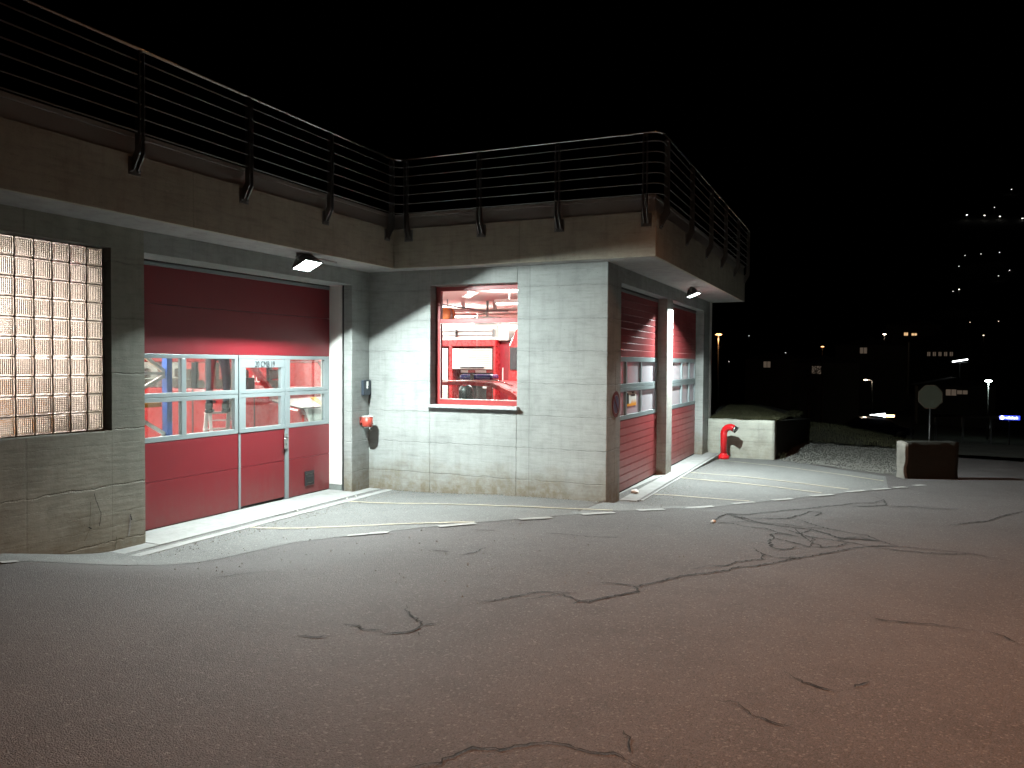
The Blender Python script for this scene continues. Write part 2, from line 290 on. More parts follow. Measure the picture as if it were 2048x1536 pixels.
# ================================================================ materials
M_wall = concrete('board_formed_concrete', (.30, .315, .305), .494, .33, .8, vx=[(0, 2.92)], stain=.3)
M_wallL = concrete('left_wall_concrete', (.275, .28, .24), .62, .12, .55, vx=[(1, -5.98)], stain=.32)
M_soffit = concrete('soffit_concrete', (.36, .36, .35), 0, stain=.12)
M_fascia = concrete('fascia_concrete', (.40, .37, .30), 0, vx=[(1, -4.5), (0, 2.9), (1, 3.1)], stain=.12)
M_sill = concrete('threshold_concrete', (.27, .275, .27), 0, stain=.15)
M_block = concrete('retaining_concrete', (.42, .43, .38), .30, .0, .35, stain=.35, joints=.7)
M_shaded = concrete('shade_painted_concrete', (.017, .017, .013), 0, stain=.4)  # near-black colour holds the shade of wall faces turned from the lamps
M_pillar = concrete('pillar_concrete', (.42, .41, .38), 0, .0, .5, stain=.15)
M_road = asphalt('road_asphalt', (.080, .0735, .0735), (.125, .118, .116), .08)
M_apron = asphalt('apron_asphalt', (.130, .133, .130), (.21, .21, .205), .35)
M_red = mat('red_door_paint', (.155, .008, .014), .42, grime=.35, var=.06, vscale=1.2, bump=.06, bscale=250)
M_red2 = mat('ribbed_red_door', (.27, .042, .046), .38, grime=.6, var=.10, vscale=1.2, bump=.05, bscale=200)
M_alu = mat('aluminium_frame', (.23, .27, .28), .38, .25, var=.05)
M_galv = mat('galvanised_steel', (.22, .225, .225), .42, .85, var=.22, vscale=9, bump=.05)
M_stain = mat('brushed_steel', (.62, .62, .60), .22, 1.0, var=.05)
M_zinc = mat('zinc_flashing', (.30, .28, .26), .5, .3, var=.12, vscale=2)
M_winred = mat('window_red', (.30, .035, .035), .4, var=.08)
M_glass = glass('window_glass')
M_glassC = glass('dirty_glass', (.80, .81, .83), .14, .12, .38)
M_black = mat('black_plastic', (.018, .018, .02), .4)
M_rubber = mat('black_rubber', (.012, .012, .012), .8)
M_white = mat('white_paint', (.78, .78, .75), .6, var=.04)
M_wallin = mat('white_interior_wall', (.74, .73, .69), .8, var=.05)
M_floorin = mat('grey_hall_floor', (.32, .31, .30), .5, var=.15)
M_line = mat('faded_line_paint', (.35, .31, .235), .7, var=.25, vscale=14, bump=.1)
M_dash = mat('white_road_paint', (.235, .235, .225), .7, var=.4, vscale=18, bump=.1)
M_crack = mat('crack_shadow', (.008, .0075, .007), .95, var=.6, vscale=60)
M_carred = mat('vehicle_red', (.33, .015, .018), .28, var=.04, coat=.6)
M_hred = mat('hydrant_red', (.55, .01, .015), .25, var=.06, coat=.7)
M_dark = mat('dark_cloth', (.028, .03, .04), .85, var=.3, bump=.3, bscale=40)
M_seat = mat('brown_seat', (.22, .09, .06), .7)
M_blue = mat('blue_steel', (.03, .10, .42), .4)
M_orange = mat('orange_steel', (.85, .33, .03), .45)
M_yellow = mat('yellow_reflective', (.85, .50, .03), .45)
M_amp = mat('light_grey_steel', (.55, .52, .50), .4, .4)
M_granite = mat('granite_sill', (.34, .36, .37), .5, var=.35, vscale=45)
M_grout = mat('dark_grout', (.07, .05, .035), .9, var=.2)
M_tile = mat('grey_base_tile', (.20, .22, .21), .6, var=.25, vscale=30)
M_skin = mat('skin', (.5, .28, .2), .6)
M_hroof = mat('house_roof', (.03, .025, .025), .8)
M_grass = mat('dry_grass', (.034, .034, .012), .8, var=.5, vscale=2)
M_gravel = mat('grey_gravel', (.075, .075, .066), .9, var=.5, vscale=12, bump=.8, bscale=30)
M_soil = mat('dark_soil', (.010, .011, .006), .95, var=.4, vscale=1.5, bump=.5, bscale=8)
M_tread = mat('tread_plate', (.62, .60, .57), .35, .7, var=.1)
M_pale = mat('pale_steel', (.70, .66, .63), .4)
M_endf = concrete('chipped_end_concrete', (.18, .17, .15), 0, stain=.5)
M_shut = mat('shutter_alu', (.62, .60, .56), .35, .4, var=.04)

# ================================================================ ground
def sheet(name, xs, ys, zf, m, keep=None, parent=None):
    mb = MB(); idx = {}
    for j, y in enumerate(ys):
        for i, x in enumerate(xs): idx[i, j] = len(mb.v); mb.v.append((x, y, zf(x, y)))
    for j in range(len(ys) - 1):
        for i in range(len(xs) - 1):
            if keep and not keep((xs[i] + xs[i + 1]) / 2, (ys[j] + ys[j + 1]) / 2): continue
            mb.f.append((idx[i, j], idx[i + 1, j], idx[i + 1, j + 1], idx[i, j + 1])); mb.sm.append(True)
    return mb.obj(name, m, parent)
def rng(a, b, n): return [a + (b - a) * i / n for i in range(n + 1)]
def wave(x, y): return .006 * mnoise.noise(Vector((x * .8, y * .8, 0)))
def Zr(x, y): return H(x, y) + wave(x, y)
def inside_building(x, y): return (x < -.05 and y > -9.) or (x < 4.1 and y > .05 and y < 8.4 and x > -.2) or (x < 4.1 and y > .05 and y < 8.4)
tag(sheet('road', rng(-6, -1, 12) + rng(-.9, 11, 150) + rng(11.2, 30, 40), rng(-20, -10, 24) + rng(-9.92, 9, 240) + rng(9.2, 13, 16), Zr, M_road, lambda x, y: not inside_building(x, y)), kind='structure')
# the paler apron: strip between the building and the road edge line
def bound_y(x):
    pts = [(-1, -6.95), (.44, -6.6), (1.15, -5.9), (1.74, -4.05), (2.25, -3.72), (2.75, -3.31), (3.38, -2.51), (4.14, -1.4), (4.47, -.96), (5.04, -.37), (5.6, .75), (6.43, 1.66), (7.41, 2.99), (8.44, 4.39), (9.2, 5.4)]
    for (a, za), (b, zb) in zip(pts, pts[1:]):
        if a <= x <= b: return za + (zb - za) * (x - a) / (b - a)
    return 99
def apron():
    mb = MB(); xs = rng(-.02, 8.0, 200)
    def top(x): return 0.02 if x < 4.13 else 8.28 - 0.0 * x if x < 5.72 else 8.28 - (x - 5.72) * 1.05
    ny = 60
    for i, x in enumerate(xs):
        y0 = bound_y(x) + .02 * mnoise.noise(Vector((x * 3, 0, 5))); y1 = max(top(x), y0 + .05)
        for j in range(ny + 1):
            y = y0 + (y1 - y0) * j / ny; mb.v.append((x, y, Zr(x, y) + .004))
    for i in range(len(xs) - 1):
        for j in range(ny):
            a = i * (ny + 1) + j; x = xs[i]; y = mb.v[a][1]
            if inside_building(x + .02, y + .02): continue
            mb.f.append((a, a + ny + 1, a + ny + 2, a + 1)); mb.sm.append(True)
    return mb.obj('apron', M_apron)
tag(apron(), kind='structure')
# far terrain, one radial sheet out to the hillside
def terrain():
    mb = MB(); rs = [0, 8, 14, 18, 22, 28, 36, 48, 65, 85, 110, 140, 175, 200, 240, 300, 360, 420, 480, 540, 600, 700, 850, 1050, 1400]; n = 120
    for r in rs:
        for k in range(n):
            a = 2 * math.pi * k / n; x, y = 5 + r * math.cos(a), -2 + r * math.sin(a)
            z = G(x, y) - (.10 if r < 23 else 0) - (.3 if r < 15 else 0)
            if r > 60: z += (r / 60) * 1.2 * mnoise.noise(Vector((x * .012, y * .012, 2)))
            mb.v.append((x, y, z))
    for i in range(len(rs) - 1):
        for k in range(n): mb.f.append((i * n + k, i * n + (k + 1) % n, (i + 1) * n + (k + 1) % n, (i + 1) * n + k)); mb.sm.append(True)
    return mb.obj('hillside', M_soil)
tag(terrain(), kind='structure')

def ribbon(pts, w, zoff, jag=0., step=None):
    """flat strip along a polyline lying on the ground"""
    mb = MB(); P = []
    for (a, b) in zip(pts, pts[1:]):
        L = math.hypot(b[0] - a[0], b[1] - a[1]); n = max(1, int(L / (step or .25)))
        for k in range(n):
            t = k / n; P.append((a[0] + (b[0] - a[0]) * t, a[1] + (b[1] - a[1]) * t))
    P.append(pts[-1])
    if jag: P = [P[0]] + [(x + R_.uniform(-jag, jag), y + R_.uniform(-jag, jag)) for x, y in P[1:-1]] + [P[-1]]
    for i, p in enumerate(P):
        q0, q1 = P[max(0, i - 1)], P[min(len(P) - 1, i + 1)]; dx, dy = q1[0] - q0[0], q1[1] - q0[1]; L = math.hypot(dx, dy) or 1
        ww = w(i / (len(P) - 1)) if callable(w) else w
        if jag: ww *= .95 + .5 * abs(dx * .914 + dy * .405) / L
        for s in (-1, 1):
            x, y = p[0] - s * dy / L * ww / 2, p[1] + s * dx / L * ww / 2; mb.v.append((x, y, Zr(x, y) + zoff))
    for i in range(len(P) - 1): mb.f.append((2 * i, 2 * i + 1, 2 * i + 3, 2 * i + 2)); mb.sm.append(False)
    return mb
WEB = [c for c in CRACKS if all(5.7 < x < 8.2 and -2.6 < y < 2 for x, y in c[1])]
_vs = [(i, p) for i, c in enumerate(WEB) for p in c[1]]
for _ in range(17):
    i, p = R_.choice(_vs); q = sorted((q for j, q in _vs if j != i), key=lambda q: abs(math.hypot(q[0] - p[0], q[1] - p[1]) - R_.uniform(.15, .4)))[0]
    m_ = ((p[0] + q[0]) / 2 + R_.uniform(-.07, .07), (p[1] + q[1]) / 2 + R_.uniform(-.07, .07))
    if q[1] < -2.2 or math.hypot(q[0] - p[0], q[1] - p[1]) > .9: continue
    CRACKS.append((R_.choice((.05, .15, .3)), [p, m_, q]))
for sc_, pts in CRACKS:
    dist = math.hypot(pts[0][0] - 7.6, pts[0][1] + 11.3)
    w = lambda t, s=sc_, d=dist: (.0012 + .0013 * s) * d * (R_.uniform(.35, 1.35)) * min(1., .25 + 5 * t, .25 + 5 * (1 - t))
    tag(ribbon(pts, w, .007, .016, .035).obj('asphalt_crack', M_crack), kind='structure')
for pts in LINES: tag(ribbon(pts, lambda t: .055 + .012 * R_.uniform(-1, 1), .012, 0, .12).obj('painted_line', M_line), kind='structure')
for pts in DASHES: tag(ribbon(pts, lambda t: .115 + .015 * R_.uniform(-1, 1), .012, 0, .08).obj('painted_dash', M_dash), kind='structure')
# tar-darkened joint patch where the two lots of asphalt meet the threshold is left to the material

def grit():
    mb = MB()
    for _ in range(1500):
        k = R_.random()
        if k < .35: x, y = R_.uniform(.36, .75), R_.uniform(-5.0, -.1)
        elif k < .6: x, y = R_.uniform(.5, 4.2), -abs(R_.gauss(0, .12)) - .03
        elif k < .8: x, y = 4.55 + abs(R_.gauss(0, .2)), R_.uniform(.3, 8)
        else: x, y = R_.uniform(.8, 6), R_.uniform(-6, 0)
        s = R_.uniform(.004, .012); z = Zr(x, y) + .004; a = R_.uniform(0, 6.3)
        p = [(x + s * math.cos(a + q * 2.1), y + s * math.sin(a + q * 2.1), z) for q in range(3)] + [(x, y, z + s)]
        mb.add(p, [(0, 1, 3), (1, 2, 3), (2, 0, 3)])
    return mb.obj('grit', mat('grit', (.2, .19, .17), .9, var=.7, vscale=50))
tag(grit(), kind='stuff')
# ================================================================ the station
ST = thing('fire_station', 'low concrete fire station with red sectional doors and railed roof terrace', 'building')
def part(name, m, *boxes, bev=0, parent=None):
    mb = MB()
    for b in boxes: mb.box(*b)
    return mb.obj(name, m, parent or ST, bev)
ZS, ZC, ZL = 3.62, 4.24, 3.37
# wall A (plane x = 0): pierced left segment, pier, lintel
part('left_wall', M_wallL, (-.45, 0, -5.00, -4.56, -.3, ZL), (-.45, 0, -6.6, -5.00, -.3, 1.352), (-.45, 0, -9, -6.6, -.3, ZL), (-.45, 0, -9, -4.56, ZL, ZS), (-.45, -.30, -6.6, -5.0, 1.352, 1.354), bev=.008)
part('door_lintel', M_wall, (-.45, 0, -4.56, -.493, ZL, ZS), bev=.006)
part('pier', M_wall, (-.16, 0, -.493, .0, -.1, ZS - .001), bev=.008)
part('reveal', M_white, (-.62, -.205, -.49, -.02, .115, ZL), bev=.003)
part('base_tile', M_tile, (-.62, -.2, -.494, -.02, -.05, .112))
part('seal_rail', M_black, (-.204, -.161, -.47, -.02, -.05, ZL))
# wall B (plane y = 0) with the window opening x 1.17..2.70, z 1.45..3.37
part('middle_wall', M_wall, (-.62, 1.17, 0, .42, -.3, ZS), (2.70, 4.15, 0, .42, -.3, ZS), (1.17, 2.70, 0, .42, -.3, 1.40), (1.17, 2.70, 0, .42, 3.365, ZS), bev=.01)
# wall C (plane x = 4.15): door openings y .70..3.83 and 4.30..7.55
part('right_wall', M_wall, (3.75, 4.15, .42, .70, -.3, ZS), (3.75, 4.15, 7.55, 8.30, -.3, ZS), (3.75, 4.15, .70, 7.55, ZL, ZS), bev=.01)
part('door_pillar', M_pillar, (3.75, 4.15, 3.83, 4.30, -.3, ZL), bev=.008)
# hidden outer walls, floor
part('rear_wall', M_wallin, (-10.2, 4.15, 8.30, 8.6, -.3, ZS), (-10.5, -10.2, -9.2, 8.6, -.3, ZS), (-10.2, 0, -9.3, -9.0, -.3, ZS))
part('hall_ceiling', M_white, (-10.2, -.46, -9, .0, ZS - .02, ZS - .002), (-10.2, 3.75, .42, 8.3, ZS - .02, ZS - .002))
part('hall_floor', M_floorin, (-10.2, -.62, -9, 8.3, -.3, .0), (-.62, 3.75, .42, 8.3, -.3, .0), (3.75, 4.0, .7, 3.83, -.3, .0), (3.75, 4.0, 4.3, 7.55, -.3, .0))
# slab: soffit face, fascia, roof
part('roof_slab', M_soffit, (-10.5, .66, -9.3, -.36, ZS, ZC - .05), (-10.5, 4.89, -.36, 8.40, ZS, ZC - .05))
fa = part('fascia', M_fascia, (.655, .712, -9.3, -.367, ZS - .003, ZC), (.655, 4.94, -.367, -.31, ZS - .003, ZC), (4.885, 4.94, -.31, 8.43, ZS - .003, ZC), (-10.4, 4.885, 8.375, 8.43, ZS - .003, ZC), bev=.006)
part('flashing', M_zinc, (.60, .685, -9.3, -.34, ZC + .003, 4.455), (.60, 4.915, -.34, -.30, ZC + .003, 4.455), (4.87, 4.915, -.30, 8.41, ZC + .003, 4.455),
     (.58, .700, -9.3, -.355, 4.42, 4.47), (.58, 4.93, -.355, -.25, 4.42, 4.47), (4.80, 4.93, -.25, 8.42, 4.42, 4.47), bev=.004)
part('terrace', M_zinc, (-10.4, .6, -9.2, -.3, ZC - .05, 4.30), (-10.4, 4.87, -.3, 8.37, ZC - .05, 4.30))
# thresholds and gutters
def slab_sloped(name, m, x0, x1, y0, y1, z0, z1):
    return MB().hexa([(x0, y0, -.2), (x1, y0, -.2), (x0, y1, -.2), (x1, y1, -.2), (x0, y0, z0), (x1, y0, z1), (x0, y1, z0), (x1, y1, z1)]).obj(name, m, ST, .004)
slab_sloped('threshold', M_sill, -.62, .225, -4.56, -.50, .03, .014)
slab_sloped('threshold', M_sill, 0.004, .225, -5.2, -4.562, .012, .012)
slab_sloped('threshold', M_sill, 0.004, .225, -.498, -.004, .012, .012)
slab_sloped('gutter_kerb', M_sill, .345, .47, -5.4, -.004, .014, .012)
part('gutter_slot', M_black, (.226, .344, -5.3, -.006, -.2, -.012))
gr = MB()
for k in range(265):
    y = -5.28 + k * .02
    gr.box(.228, .342, y, y + .008, -.011, .002)
tag(gr.obj('gutter_grating', M_galv, ST), kind='stuff')
for y0, y1 in ((.703, 3.83), (4.3, 7.55)): slab_sloped('threshold', M_sill, 3.92, 4.42, y0, y1, .012, .018)
slab_sloped('threshold', M_sill, 4.153, 4.42, 3.83, 4.3, .018, .018); slab_sloped('threshold', M_sill, 4.153, 4.42, 7.55, 8.1, .018, .0)
part('gutter_slot', M_black, (4.421, 4.445, .75, 8.0, -.15, .017))
part('gutter_kerb', M_sill, (4.446, 4.50, .80, 7.9, -.15, .014))

# ---------------- door A
DX = -.45
DA = MB().box(DX - .06, DX - .052, -4.54, -.49, .02, 3.36).obj('garage_door_frame', M_rubber, ST)
DA.data.materials.clear(); DA.data.materials.append(M_rubber)
# replace the backing by a thin rim so that the glazing stays open
_m = MB(); _m.box(DX - .06, DX - .04, -4.54, -4.50, .0, 3.30); _m.box(DX - .06, DX - .04, -.50, -.484, .0, 3.30); _m.box(DX - .05, DX - .01, -4.5, -.485, .0, .035)
DA.data = _m.mesh('garage_door_frame', M_rubber)
def dpart(name, m, y0, y1, z0, z1, t=.045, x=DX, bev=.003, parent=None): return part(name, m, (x - t, x, y0, y1, z0, z1), bev=bev, parent=parent or DA)
MB().box(DX - .05, DX - .046, -4.5, -.485, .03, 1.13).box(DX - .05, DX - .046, -4.5, -.485, 2.19, 3.36).box(DX - .05, DX - .046, -4.5, -.485, 1.62, 1.70).obj('light_leak_backing', M_black, DA)  # added black sheets, keep hall light from leaking between the panels
for z0, z1 in ((2.215, 2.826), (2.832, 3.30)): dpart('door_panel', M_red, -4.5, -.485, z0, z1)
dpart('top_rail', M_alu, -4.5, -.485, 3.303, 3.345, x=DX + .006); part('lintel_seal', M_black, (DX - .05, DX + .01, -4.5, -.485, 3.347, 3.369)); 
for y0, y1 in ((-4.5, -2.578), (-1.50, -.485)):
    for z0, z1 in ((.040, .617), (.623, 1.105)): dpart('door_panel', M_red, y0, y1, z0, z1)
for z0, z1 in ((.065, .617), (.623, 1.105)): dpart('wicket_panel', M_red, -2.53, -1.60, z0, z1)
for y0, y1 in ((-2.576, -2.532), (-1.585, -1.505)): dpart('wicket_rail', M_alu, y0, y1, .03, 1.107, x=DX + .008)
# glazing grid: rows (1.175..1.605) and (1.72..2.157)
rows = ((1.175, 1.605), (1.722, 2.157))
cols = ((-4.42, -3.59), (-3.51, -2.642), (-2.428, -1.675), (-1.469, -.616))
def rail(y0, y1, z0, z1, dx=.0): dpart('glazing_rail', M_alu, y0, y1, z0, z1, t=.06, x=DX + .004 + dx)
rail(-4.5, -2.575, 2.158, 2.212); rail(-4.5, -2.575, 1.668, 1.720); rail(-4.5, -2.575, 1.607, 1.662); rail(-4.5, -2.575, 1.110, 1.173)
rail(-1.585, -.485, 2.158, 2.212); rail(-1.585, -.485, 1.668, 1.720); rail(-1.585, -.485, 1.607, 1.662); rail(-1.585, -.485, 1.110, 1.173)
rail(-2.57, -1.59, 2.16, 2.212, .008); rail(-2.53, -1.60, 1.668, 1.720, .004); rail(-2.53, -1.60, 1.607, 1.662, .004); rail(-2.53, -1.60, 1.110, 1.173, .004)
rail(-2.53, -1.60, 2.037, 2.155, .004)
for z0, z1 in ((1.174, 1.606), (1.721, 2.157)):
    for y0, y1 in ((-4.5, -4.42), (-3.59, -3.51), (-2.642, -2.575), (-1.585, -1.469), (-.616, -.485)): rail(y0, y1, z0, z1, -.001)
for z0, z1 in ((1.174, 1.606), (1.721, 2.036)):
    for y0, y1 in ((-2.53, -2.428), (-1.675, -1.60)): rail(y0, y1, z0, z1, .002)
for y0, y1 in ((-2.572, -2.534), (-1.598, -1.588)): rail(y0, y1, 1.11, 2.158, .012)
for ci, (y0, y1) in enumerate(cols):
    for ri, (z0, z1) in enumerate(rows):
        dpart('pane', M_glass, y0 - .005, y1 + .005, z0 - .005, (2.04 if (ci == 2 and ri == 1) else z1) + .005, t=.004, x=DX - .025, bev=0)
RX = (rad(90), 0, rad(90))
text('door_number', '20 CMB 19', .118, M_black, DA, (DX + .0125, -2.035, 2.083), RX, .78)
dpart('lock_plate', M_stain, -1.625, -1.545, .80, 1.03, t=.012, x=DX + .020)
MB().tube([(DX + .01, -1.585, .965), (DX + .065, -1.585, .965), (DX + .072, -1.60, .965), (DX + .072, -1.70, .955)], .011, 8).obj('door_handle', M_stain, DA)
dpart('keyhole', M_black, -1.592, -1.580, .855, .885, t=.004, x=DX + .0225, bev=0)
vc = dpart('vent_cover', M_black, -1.125, -.895, .165, .395, t=.02, x=DX + .018, bev=.008)
dpart('vent_slot', M_rubber, -1.085, -.925, .215, .295, t=.004, x=DX + .0205, bev=0)
dpart('vent_slot_lip', M_stain, -1.085, -.925, .207, .213, t=.006, x=DX + .023, bev=0)
text('vent_lettering', 'ABGA-ABLUFT', .030, M_stain, DA, (DX + .0195, -1.01, .345), RX, .95)
# ---------------- doors C
def ribbed_door(y0, y1, panes):
    X = 3.97
    D = part('garage_door_frame', M_rubber, (X - .06, X - .02, y0 - .02, y0 + .015, .0, 3.36), (X - .06, X - .02, y1 - .03, y1 + .02, .0, 3.36), (X - .05, X - .01, y0, y1, .0, .035))
    part('top_rail', M_alu, (X - .04, X + .003, y0 + .01, y1 - .03, 3.300, 3.335), parent=D); part('lintel_seal', M_black, (X - .04, X + .006, y0 + .01, y1 - .03, 3.337, 3.368), parent=D)
    prof = [(-.04, 0), (0, .004), (.0, .106), (-.004, .116), (-.04, .118)]
    sl = MB(); sl.prism([(p[0] + X, p[1]) for p in prof], 1, y0 + .015, y1 - .03)
    me = sl.mesh('door_slat', M_red2)
    for z0, z1, n in ((.036, 1.195, 9), (2.245, 3.298, 9)):
        for k in range(n):
            o = bpy.data.objects.new('door_slat', me); COL.objects.link(o); o.parent = D; o.location = (0, 0, z0 + (z1 - z0) * k / n); o.scale = (1, 1, (z1 - z0) / n / .118 * .985)
    def r2(ya, yb, za, zb): part('glazing_rail', M_alu, (X - .05, X + .004, ya, yb, za, zb), bev=.002, parent=D)
    for za, zb in ((1.198, 1.272), (1.665, 1.728), (1.732, 1.795), (2.16, 2.242)): r2(y0 + .015, y1 - .03, za, zb)
    ys = [y0 + .015] + panes + [y1 - .03]
    for za, zb in ((1.274, 1.663), (1.797, 2.158)):
        for k, yy in enumerate(ys):
            a, b = (yy, yy + .07) if k == 0 else ((yy - .07, yy) if k == len(ys) - 1 else (yy - .035, yy + .035)); r2(a, b, za, zb)
        for a, b in zip(ys, ys[1:]): part('pane', M_glassC, (X - .03, X - .026, a + .03, b - .03, za - .004, zb + .004), parent=D)
    return D
D1 = ribbed_door(.70, 3.83, [1.66, 2.61]); ribbed_door(4.30, 7.55, [5.05, 6.05, 6.85])
# ---------------- glass blocks: 8 columns, 10 rows, 200 mm grid, right edge y=-5.005
def glassblock_mat():
    m = bpy.data.materials.new('ribbed_glass_block'); m.use_nodes = True; t = NT(m); t.n.clear()
    g = t.new('ShaderNodeBsdfGlass', Roughness=.06, IOR=1.45, Color=lin(.97, .95, .93)); o = t.new('ShaderNodeOutputMaterial')
    tl = t.new('ShaderNodeBsdfTranslucent', Color=lin(.42, .33, .28)); mx = t.new('ShaderNodeMixShader')
    co = t.new('ShaderNodeTexCoord').outputs['Object']; sp = t.new('ShaderNodeSeparateXYZ'); t.l.new(co, sp.inputs[0])
    h1 = t.math('SINE', t.math('MULTIPLY', sp.outputs[1], 2 * math.pi / .020)); h2 = t.math('SINE', t.math('MULTIPLY', sp.outputs[2], 2 * math.pi / .020))
    front = t.math('GREATER_THAN', sp.outputs[0], 0.)
    ax_ = t.math('LESS_THAN', t.math('ABSOLUTE', sp.outputs[0]), .0295)
    inn = t.math('MULTIPLY', t.math('LESS_THAN', t.math('ABSOLUTE', sp.outputs[1]), .076), t.math('MULTIPLY', ax_, t.math('LESS_THAN', t.math('ABSOLUTE', sp.outputs[2]), .076)))
    h = t.math('ADD', t.math('MULTIPLY', h1, front), t.math('MULTIPLY', h2, t.math('SUBTRACT', 1., front)))
    t.l.new(t.math('MULTIPLY_ADD', inn, -.02, .10), mx.inputs[0]); h = t.math('MULTIPLY', h, inn); h = t.math('ADD', h, t.math('MULTIPLY', t.noise(co, 14., 3), 1.5))
    bn = t.new('ShaderNodeBump', Strength=1., Distance=.006); t.l.new(h, bn.inputs['Height']); t.l.new(bn.outputs[0], g.inputs['Normal'])
    t.l.new(g.outputs[0], mx.inputs[1]); t.l.new(tl.outputs[0], mx.inputs[2]); t.l.new(mx.outputs[0], o.inputs[0])
    return m
M_gb = glassblock_mat()
part('bounce_partition', M_wallin, (-2.7, -2.6, -8.9, -4.75, 0, ZS - .02), (-2.6, -.46, -4.80, -4.72, 0, 2.9))  # added white partition, makes the glass blocks look bright from outside
def wallmark(pts, w, m=None):
    mb = MB()
    for (a, b) in zip(pts, pts[1:]):
        P = [(a[0] + (b[0] - a[0]) * t, a[1] + (b[1] - a[1]) * t) for t in (0, .33, .66, 1)]
        for p, q in zip(P, P[1:]):
            j = R_.uniform(-.006, .006); mb.add([(.0035, p[0] - w / 2, p[1]), (.0035, p[0] + w / 2, p[1]), (.0035, q[0] + w / 2 + j, q[1]), (.0035, q[0] - w / 2 + j, q[1])], [(0, 1, 2, 3)])
    return mb.obj('wall_crack', m or M_crack, ST)
WM = mat('weathered_mark', (.09, .085, .06), .9)
wallmark([(-5.232, 0.687), (-5.188, 0.547), (-5.15, 0.461), (-5.167, 0.323)], .007); wallmark([(-4.776, 0.376), (-4.767, 0.312), (-4.79, 0.135)], .022, M_sill); wallmark([(-4.768, 0.38), (-4.757, 0.312)], .016)
wallmark([(-5.277, 0.601), (-5.281, 0.443), (-5.287, 0.312), (-5.354, 0.193)], .005, WM); wallmark([(-5.301, 0.334), (-5.272, 0.309)], .02); wallmark([(-4.98, .02), (-4.96, .10), (-4.955, .16)], .01, WM)
GB = part('glass_block_grout', M_grout, *[(-.20, -.125, -5.0 - .2 * k - .012, -5.0 - .2 * k, 1.354, 3.365) for k in range(9)], *[(-.199, -.126, -6.60, -5.0, 1.354 + .2 * k, 1.354 + .2 * k + .010) for k in range(11)])
part('glass_block_surround', M_wallL, (-.21, -.15, -5.0, -4.999, 1.352, 3.37))
gbm = MB()
def roundbox(mb, hx, hy, hz, c):
    for sx in (1, -1):
        pass
    xs = [(-hx, 1), (-hx + c, 0), (hx - c, 0), (hx, 1)]
    k = len(mb.v)
    for x, ins in xs:
        d = c if ins else 0
        ring = [(-hy + d, -hz + c + d), (-hy + c + d, -hz + d), (hy - c - d, -hz + d), (hy - d, -hz + c + d), (hy - d, hz - c - d), (hy - c - d, hz - d), (-hy + c + d, hz - d), (-hy + d, hz - c - d)]
        mb.v += [(x, a, b) for a, b in ring]
    for i in range(3):
        for j in range(8): mb.f.append((k + i * 8 + j, k + i * 8 + (j + 1) % 8, k + i * 8 + 8 + (j + 1) % 8, k + i * 8 + 8 + j)); mb.sm.append(False)
    mb.f += [tuple(k + j for j in range(8))[::-1], tuple(k + 24 + j for j in range(8))]; mb.sm += [False, False]
roundbox(gbm, .04, .0925, .0935, .009)
gbm.box(-.029, .029, -.080, .080, -.080, .080)   # the hollow inside
gme = gbm.mesh('glass_block', M_gb)
_b = bmesh.new(); _b.from_mesh(gme); bmesh.ops.reverse_faces(_b, faces=[f for f in _b.faces if all(abs(v.co.x) < .03 and abs(v.co.y) < .081 for v in f.verts)]); _b.to_mesh(gme); _b.free()
for c in range(8):
    for r in range(10):
        o = bpy.data.objects.new('glass_block', gme); COL.objects.link(o); o.parent = GB; o.location = (-.158, -5.106 - .2 * c, 1.354 + .105 + .2 * r)
# ---------------- window B
WF = part('window_frame', M_winred, (1.20, 1.262, .17, .25, 1.42, 3.35), (2.655, 2.70, .17, .25, 1.42, 3.35), (1.262, 2.655, .17, .25, 3.285, 3.35), (1.262, 2.655, .17, .25, 2.765, 2.835), (1.262, 2.655, .17, .25, 1.42, 1.53), bev=.004)
part('window_frame_edge', M_winred, (1.172, 1.20, .19, .25, 1.42, 3.36), parent=WF)
part('glazing_bead', M_amp, (1.264, 2.653, .160, .169, 1.532, 1.542), (1.264, 2.653, .160, .169, 2.757, 2.763), (1.264, 1.272, .160, .169, 1.543, 2.756), bev=.002, parent=WF)
part('pane', M_glass, (1.262, 2.655, .205, .209, 1.53, 2.765), parent=WF); part('pane', M_glass, (1.262, 2.655, .205, .209, 2.835, 3.285), parent=WF)
part('window_sill', M_granite, (1.135, 2.735, -.075, .168, 1.402, 1.450), bev=.004, parent=WF)
part('inner_sill', M_white, (1.19, 2.70, .26, .55, 1.40, 1.43), parent=WF)

# ---------------- railing on the terrace
RL = part('railing', M_galv, (.2, .3, -.2, -.15, 4.30, 4.31))
rz = (4.461, 4.604, 4.747, 4.890, 5.033, 5.177)
def rpath(z, off):
    x1, y1, x2 = .712 + off, -.367 - off, 4.94 + off; c = .16
    P = [(x1, -9.2, z), (x1, y1 - c, z)]
    for k in range(1, 6):
        a = rad(90 * k / 6); P.append((x1 + c - c * math.cos(a), y1 - c + c * math.sin(a), z))
    P += [(x1 + c, y1, z), (x2 - c, y1, z)]
    for k in range(1, 6):
        a = rad(90 * k / 6); P.append((x2 - c + c * math.sin(a), y1 + c - c * math.cos(a), z))
    P += [(x2, y1 + c, z), (x2, 8.40, z), (x2 - .1, 8.5, z), (0, 8.5, z)]
    return P
for z in rz: MB().tube(rpath(z, .085), .0085, 6).obj('rail_bar', M_galv, RL)
MB().tube(rpath(5.30, .085), .021, 10).obj('handrail', M_stain, RL)
pm = MB()   # post: twin flats standing off the fascia, kinked in at the foot; built facing -y with wall at y=0
